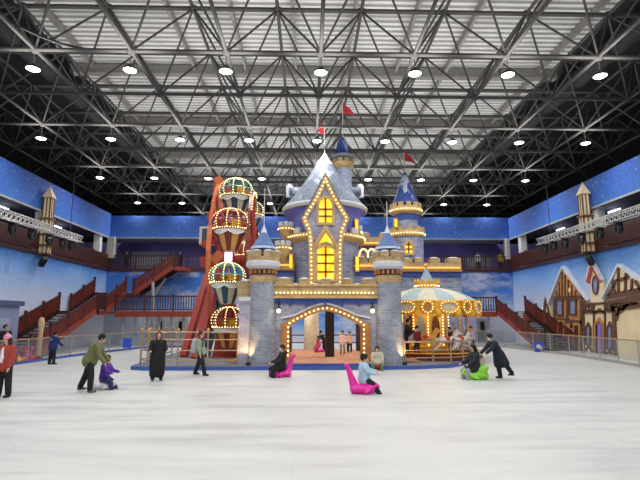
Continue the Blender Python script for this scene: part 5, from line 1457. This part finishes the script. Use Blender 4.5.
SIT = ((72, 6, 78), (70, 8, 74))
person('person in red jacket with white front and pink hat at the left edge', Gs(2.5, 397.5), 1.68, -16, 0, 4, top=(164, 62, 50), low=(26, 26, 30), hat=(222, 150, 168), trim=(226, 226, 230), long_hair=True, width=1.12, hair=(50, 36, 30))
person('person in navy jacket with pale back emblem beside the left fence', Gs(51.5, 364.5), 1.5, 150, 6, 8, arms=((25, 8, 30), (20, 8, 25)), top=(26, 44, 96), low=(24, 24, 30), emblem=(130, 170, 220), hood=True, width=1.3)
pp, J = person('person in olive green jacket bending to push a purple-clad child', Gs(88, 392), 1.74, 104, 24, 10, arms=((20, 6, 14), (26, 4, 14)), legs=((10, 6, 10), (-14, 6, 8)), width=1.25, top=(106, 108, 66), low=(24, 24, 28), hair=(22, 20, 20), shoe=(110, 106, 104))
person('child in purple jacket and navy trousers seated on a white sled', Gs(103.5, 389), 1.32, 80, 6, 6, arms=((40, 4, 40), (40, 4, 40)), legs=((62, 6, 48), (56, 8, 38)), seat=0.36, top=(92, 52, 164), low=(44, 50, 92), shoe=(196, 190, 186), hair=(30, 24, 22), child=True, width=1.2)
sled('white plastic sled under the purple-clad child', Gs(104, 389), 85, 'sled_white', 0.85, tall=False)
person('person with brown hair standing in a long black coat', Gs(156.5, 380.8), 1.66, 22, 0, 0, arms=((2, 16, 80), (2, 16, 80)), coat=0.84, top=(24, 24, 28), low=(20, 20, 24), long_hair=True, hair=(84, 54, 40), width=1.1)
pp, J = person('person in grey-green top with backpack striding beside the left queue fence', Gs(200, 375.4), 1.66, 78, -4, 2, arms=((4, 6, 14), (10, 6, 20)), legs=((20, 3, 6), (-16, 3, 6)), top=(150, 158, 140), low=(26, 26, 32), hair=(64, 30, 28), shoe=(34, 32, 34))
t = thing('backpack', 'pale grey backpack worn by the striding person in grey-green', 'backpack', Gs(200, 375.4), R(78))
m = MB(); m.T = J['T']; c = J['chest'] - J['fw'] * 0.2; m.cap(c + Vector((-0.06, 0, 0.1)), c + Vector((-0.06, 0.03, -0.2)), 0.12, 0.14); m.cap(c + Vector((0.06, 0, 0.1)), c + Vector((0.06, 0.03, -0.2)), 0.12, 0.14)
m.build('bag', cloth((176, 178, 180)), t, True, remesh=0.016)
m = MB(); m.T = J['T']; 
for sx in (-1, 1):
    a = J['chest'] + Vector((sx * 0.1, 0, 0)); m.tube([a + Vector((0, 0.13, 0.14)), a + Vector((0, 0, 0.22)), a + Vector((0, -0.14, 0.12)), a + Vector((0, -0.14, -0.1)), a + Vector((0, 0.12, -0.18))], 0.02, 6)
m.build('strap', cloth((40, 42, 46)), t)
person('person in black coat sitting on a pink sled before the gate', Gs(281.5, 377), 1.62, -72, -4, 6, arms=((30, 4, 40), (30, 4, 40)), legs=SIT, seat=0.40, top=(24, 24, 28), low=(22, 22, 26), coat=0.2, hood=True, width=1.05, mask=True)
sled('pink sled carrying the black-coated person by the left gate tower', Gs(281.5, 377), -72, 'pink', 0.95)
person('child in pale blue jacket riding a tall pink sled at the centre', Gs(364.5, 393), 1.4, 80, -2, 6, arms=((40, 4, 40), (44, 4, 40)), legs=((60, 6, 30), (50, 8, 20)), seat=0.42, top=(172, 202, 222), low=(30, 30, 38), shoe=(120, 122, 126), hair=(34, 26, 24), child=True, hood=True, width=1.35)
sled('tall pink sled ridden by the child in pale blue', Gs(363, 393.5), 80, 'pink', 1.0)
person('child in beige jacket sitting on a red sled at the right gate tower', Gs(377.5, 369.5), 1.3, -8, 0, 4, arms=((40, 6, 30), (40, 6, 30)), legs=((76, 14, 20), (76, 14, 20)), seat=0.3, top=(186, 180, 160), low=(70, 110, 90), shoe=(60, 120, 90), hair=(56, 40, 34), child=True, long_hair=True, width=1.5, coat=0.28)
sled('low red sled under the beige-clad child', Gs(377.5, 369.5), -8, 'sled_red', 0.8, tall=False)
person('person in dark coat sitting on a lime green sled before the carousel', Gs(475, 379), 1.64, -80, -2, 6, arms=((34, 4, 34), (34, 4, 34)), legs=SIT, seat=0.42, top=(30, 36, 44), low=(150, 156, 158), shoe=(196, 196, 190), hair=(22, 20, 20), long_hair=True, width=1.28, hood=True, coat=0.22)
sled('lime green sled before the carousel carrying a dark-coated person', Gs(476.5, 379.3), -80, 'lime', 1.15, tall=False, hump=True)
pp, J = person('person in long navy coat leaning forward to push the lime sled', Gs(500, 378.8), 1.66, -80, 30, 6, arms=((40, 4, 10), (44, 4, 10)), legs=((-4, 3, 6), (-26, 3, 10)), coat=0.5, top=(26, 34, 46), low=(24, 24, 28), hair=(18, 18, 20), width=1.08, mask=True)
w_ = J['T'] @ (Matrix.Rotation(R(-80), 4, 'Z') @ J['arm'][0][2])
w_ = Matrix.Translation(Vector(Gs(500, 378.8))) @ (Matrix.Rotation(R(-80), 4, 'Z') @ J['arm'][0][2])
t = thing('handbag', 'small pale pink bag hanging from the hand of the pushing person', 'bag', tuple(w_))
m = MB(); m.box(w_ + Vector((0, 0, -0.36)), (0.26, 0.1, 0.32)); m.build('bag_body', cloth((216, 188, 192)), t, bevel=0.02)
m = MB(); m.tube([w_ + Vector((-0.1, 0, -0.2)), w_ + Vector((-0.05, 0, -0.06)), w_ + Vector((0.05, 0, -0.06)), w_ + Vector((0.1, 0, -0.2))], 0.012, 6); m.build('handle', cloth((216, 188, 192)), t)
# inside the gate
def Gf(px, py): p = G(px, py, 0.26); return (p.x, p.y, 0.26)
person('child in pink coat sitting low inside the gate hall', (xx(319.3, 26.6), 26.6, 0.26), 1.02, -60, 10, 0, legs=((60, 6, 70), (60, 6, 70)), seat=0.36, top=(216, 84, 130), low=(180, 60, 110), child=True, fine=False)
sled('small pink seat sled under the child in the gate hall', (xx(319.3, 26.6), 26.6, 0.26), -60, 'pink', 0.7, tall=False)
person('child in dark clothes bending over the pink child in the gate hall', (xx(324, 27.3), 27.3, 0.26), 1.15, -70, 26, 10, child=True, arms=((40, 4, 10), (40, 4, 10)), top=(34, 36, 52), low=(26, 28, 36), fine=False)
person('child in pale pink coat and grey trousers standing in the gate hall', Gf(342.5, 353.5), 1.14, -20, 0, 4, top=(224, 192, 180), low=(150, 148, 150), hair=(28, 22, 22), coat=0.22, fine=False, child=True)
person('child in pale jacket and black trousers standing in the gate hall', Gf(349.8, 352.5), 1.08, -30, 0, 4, top=(214, 178, 164), low=(30, 30, 34), hair=(26, 22, 22), fine=False, child=True)
# at the carousel
person('person in black standing on the carousel beside the right gate tower', (xx(405.5, 23.6), 23.5, 0.46), 1.6, 60, 6, 4, arms=((40, 6, 20), (30, 6, 20)), top=(26, 26, 30), low=(24, 24, 28), fine=False)
person('person in dark red coat on the left of the carousel', (xx(414.5, 23.2), 23.0, 0.46), 1.25, 20, 6, 4, top=(118, 30, 40), low=(60, 30, 34), fine=False, child=True)
person('child in lilac and white jacket at the right end of the carousel', (xx(468, 24.6), 24.4, 0.46), 1.2, -20, 0, 4, top=(198, 184, 216), low=(80, 76, 100), fine=False, child=True)
person('person in dark clothes waiting behind the carousel fence right end', (7.1, 24.4, 0.16), 1.5, -40, 0, 4, top=(36, 34, 44), low=(30, 30, 34), fine=False)
# on the galleries and the stair
person('person in white top behind the right rear gallery railing', (xx(480, 41.7), 41.7, ZB), 1.6, 0, top=(214, 214, 220), low=(40, 40, 50), fine=False)
person('person in yellow jacket behind the right rear gallery railing', (xx(503, 41.7), 41.7, ZB), 1.6, 10, top=(206, 184, 60), low=(40, 40, 50), fine=False)
person('person in black behind the left rear gallery railing, near the corner', (xx(124, 41.7), 41.7, ZB), 1.6, 0, top=(30, 28, 32), low=(30, 28, 32), fine=False)
person('person in black at the head of the upper left stair', (xx(178.5, 41.6), 41.6, ZB), 1.6, -10, top=(28, 26, 28), low=(28, 26, 30), fine=False)
person('person in black standing before the kiosk, taller of two', (-14.45, 23.7, 0.0), 1.8, 60, top=(24, 24, 26), low=(24, 24, 28), width=1.2, fine=False, coat=0.3)
person('person in black standing before the kiosk, shorter of two', (-14.45, 22.7, 0.0), 1.55, 40, top=(26, 26, 28), low=(24, 24, 28), width=1.15, fine=False)

# skating aids parked behind the left fence
cols = [('yellow_pl', 'yellow', 22.7), ('sled_red', 'red', 23.2), ('yellow_pl', 'yellow', 23.75), ('pink', 'pink', 24.3), ('sled_red', 'red', 24.85)]
nth2 = ['first', 'second', 'third', 'fourth', 'fifth']
for i, (mm, cn, Y) in enumerate(cols):
    sled('%s skating aid parked behind the left fence, %s from the left' % (cn, nth2[i]), (-13.72 - 0.1 * (i % 2), Y, 0), -90 if i % 2 else 90, mm, 0.85, 'skating_aid', True, 'skating aids behind the left fence')
p = W(48, 350, -13.9)
t = thing('totem_post', 'pale wooden rounded post standing behind the left fence', 'post', (-13.75, 25.5, 0))
X0 = -13.75
MB().lathe([(0.11, 0), (0.12, 1.5), (0.16, 1.8), (0.13, 2.02), (0.07, 2.12), (0, 2.14)], (X0, 25.5, 0), 14).build('post_body', mat('pale_wood', (206, 172, 132), 0.6), t, True)
MB().lathe([(0.24, 0), (0.24, 0.12), (0.17, 0.14)], (X0, 25.4, 0), 14).build('base', 'timber', t, True)
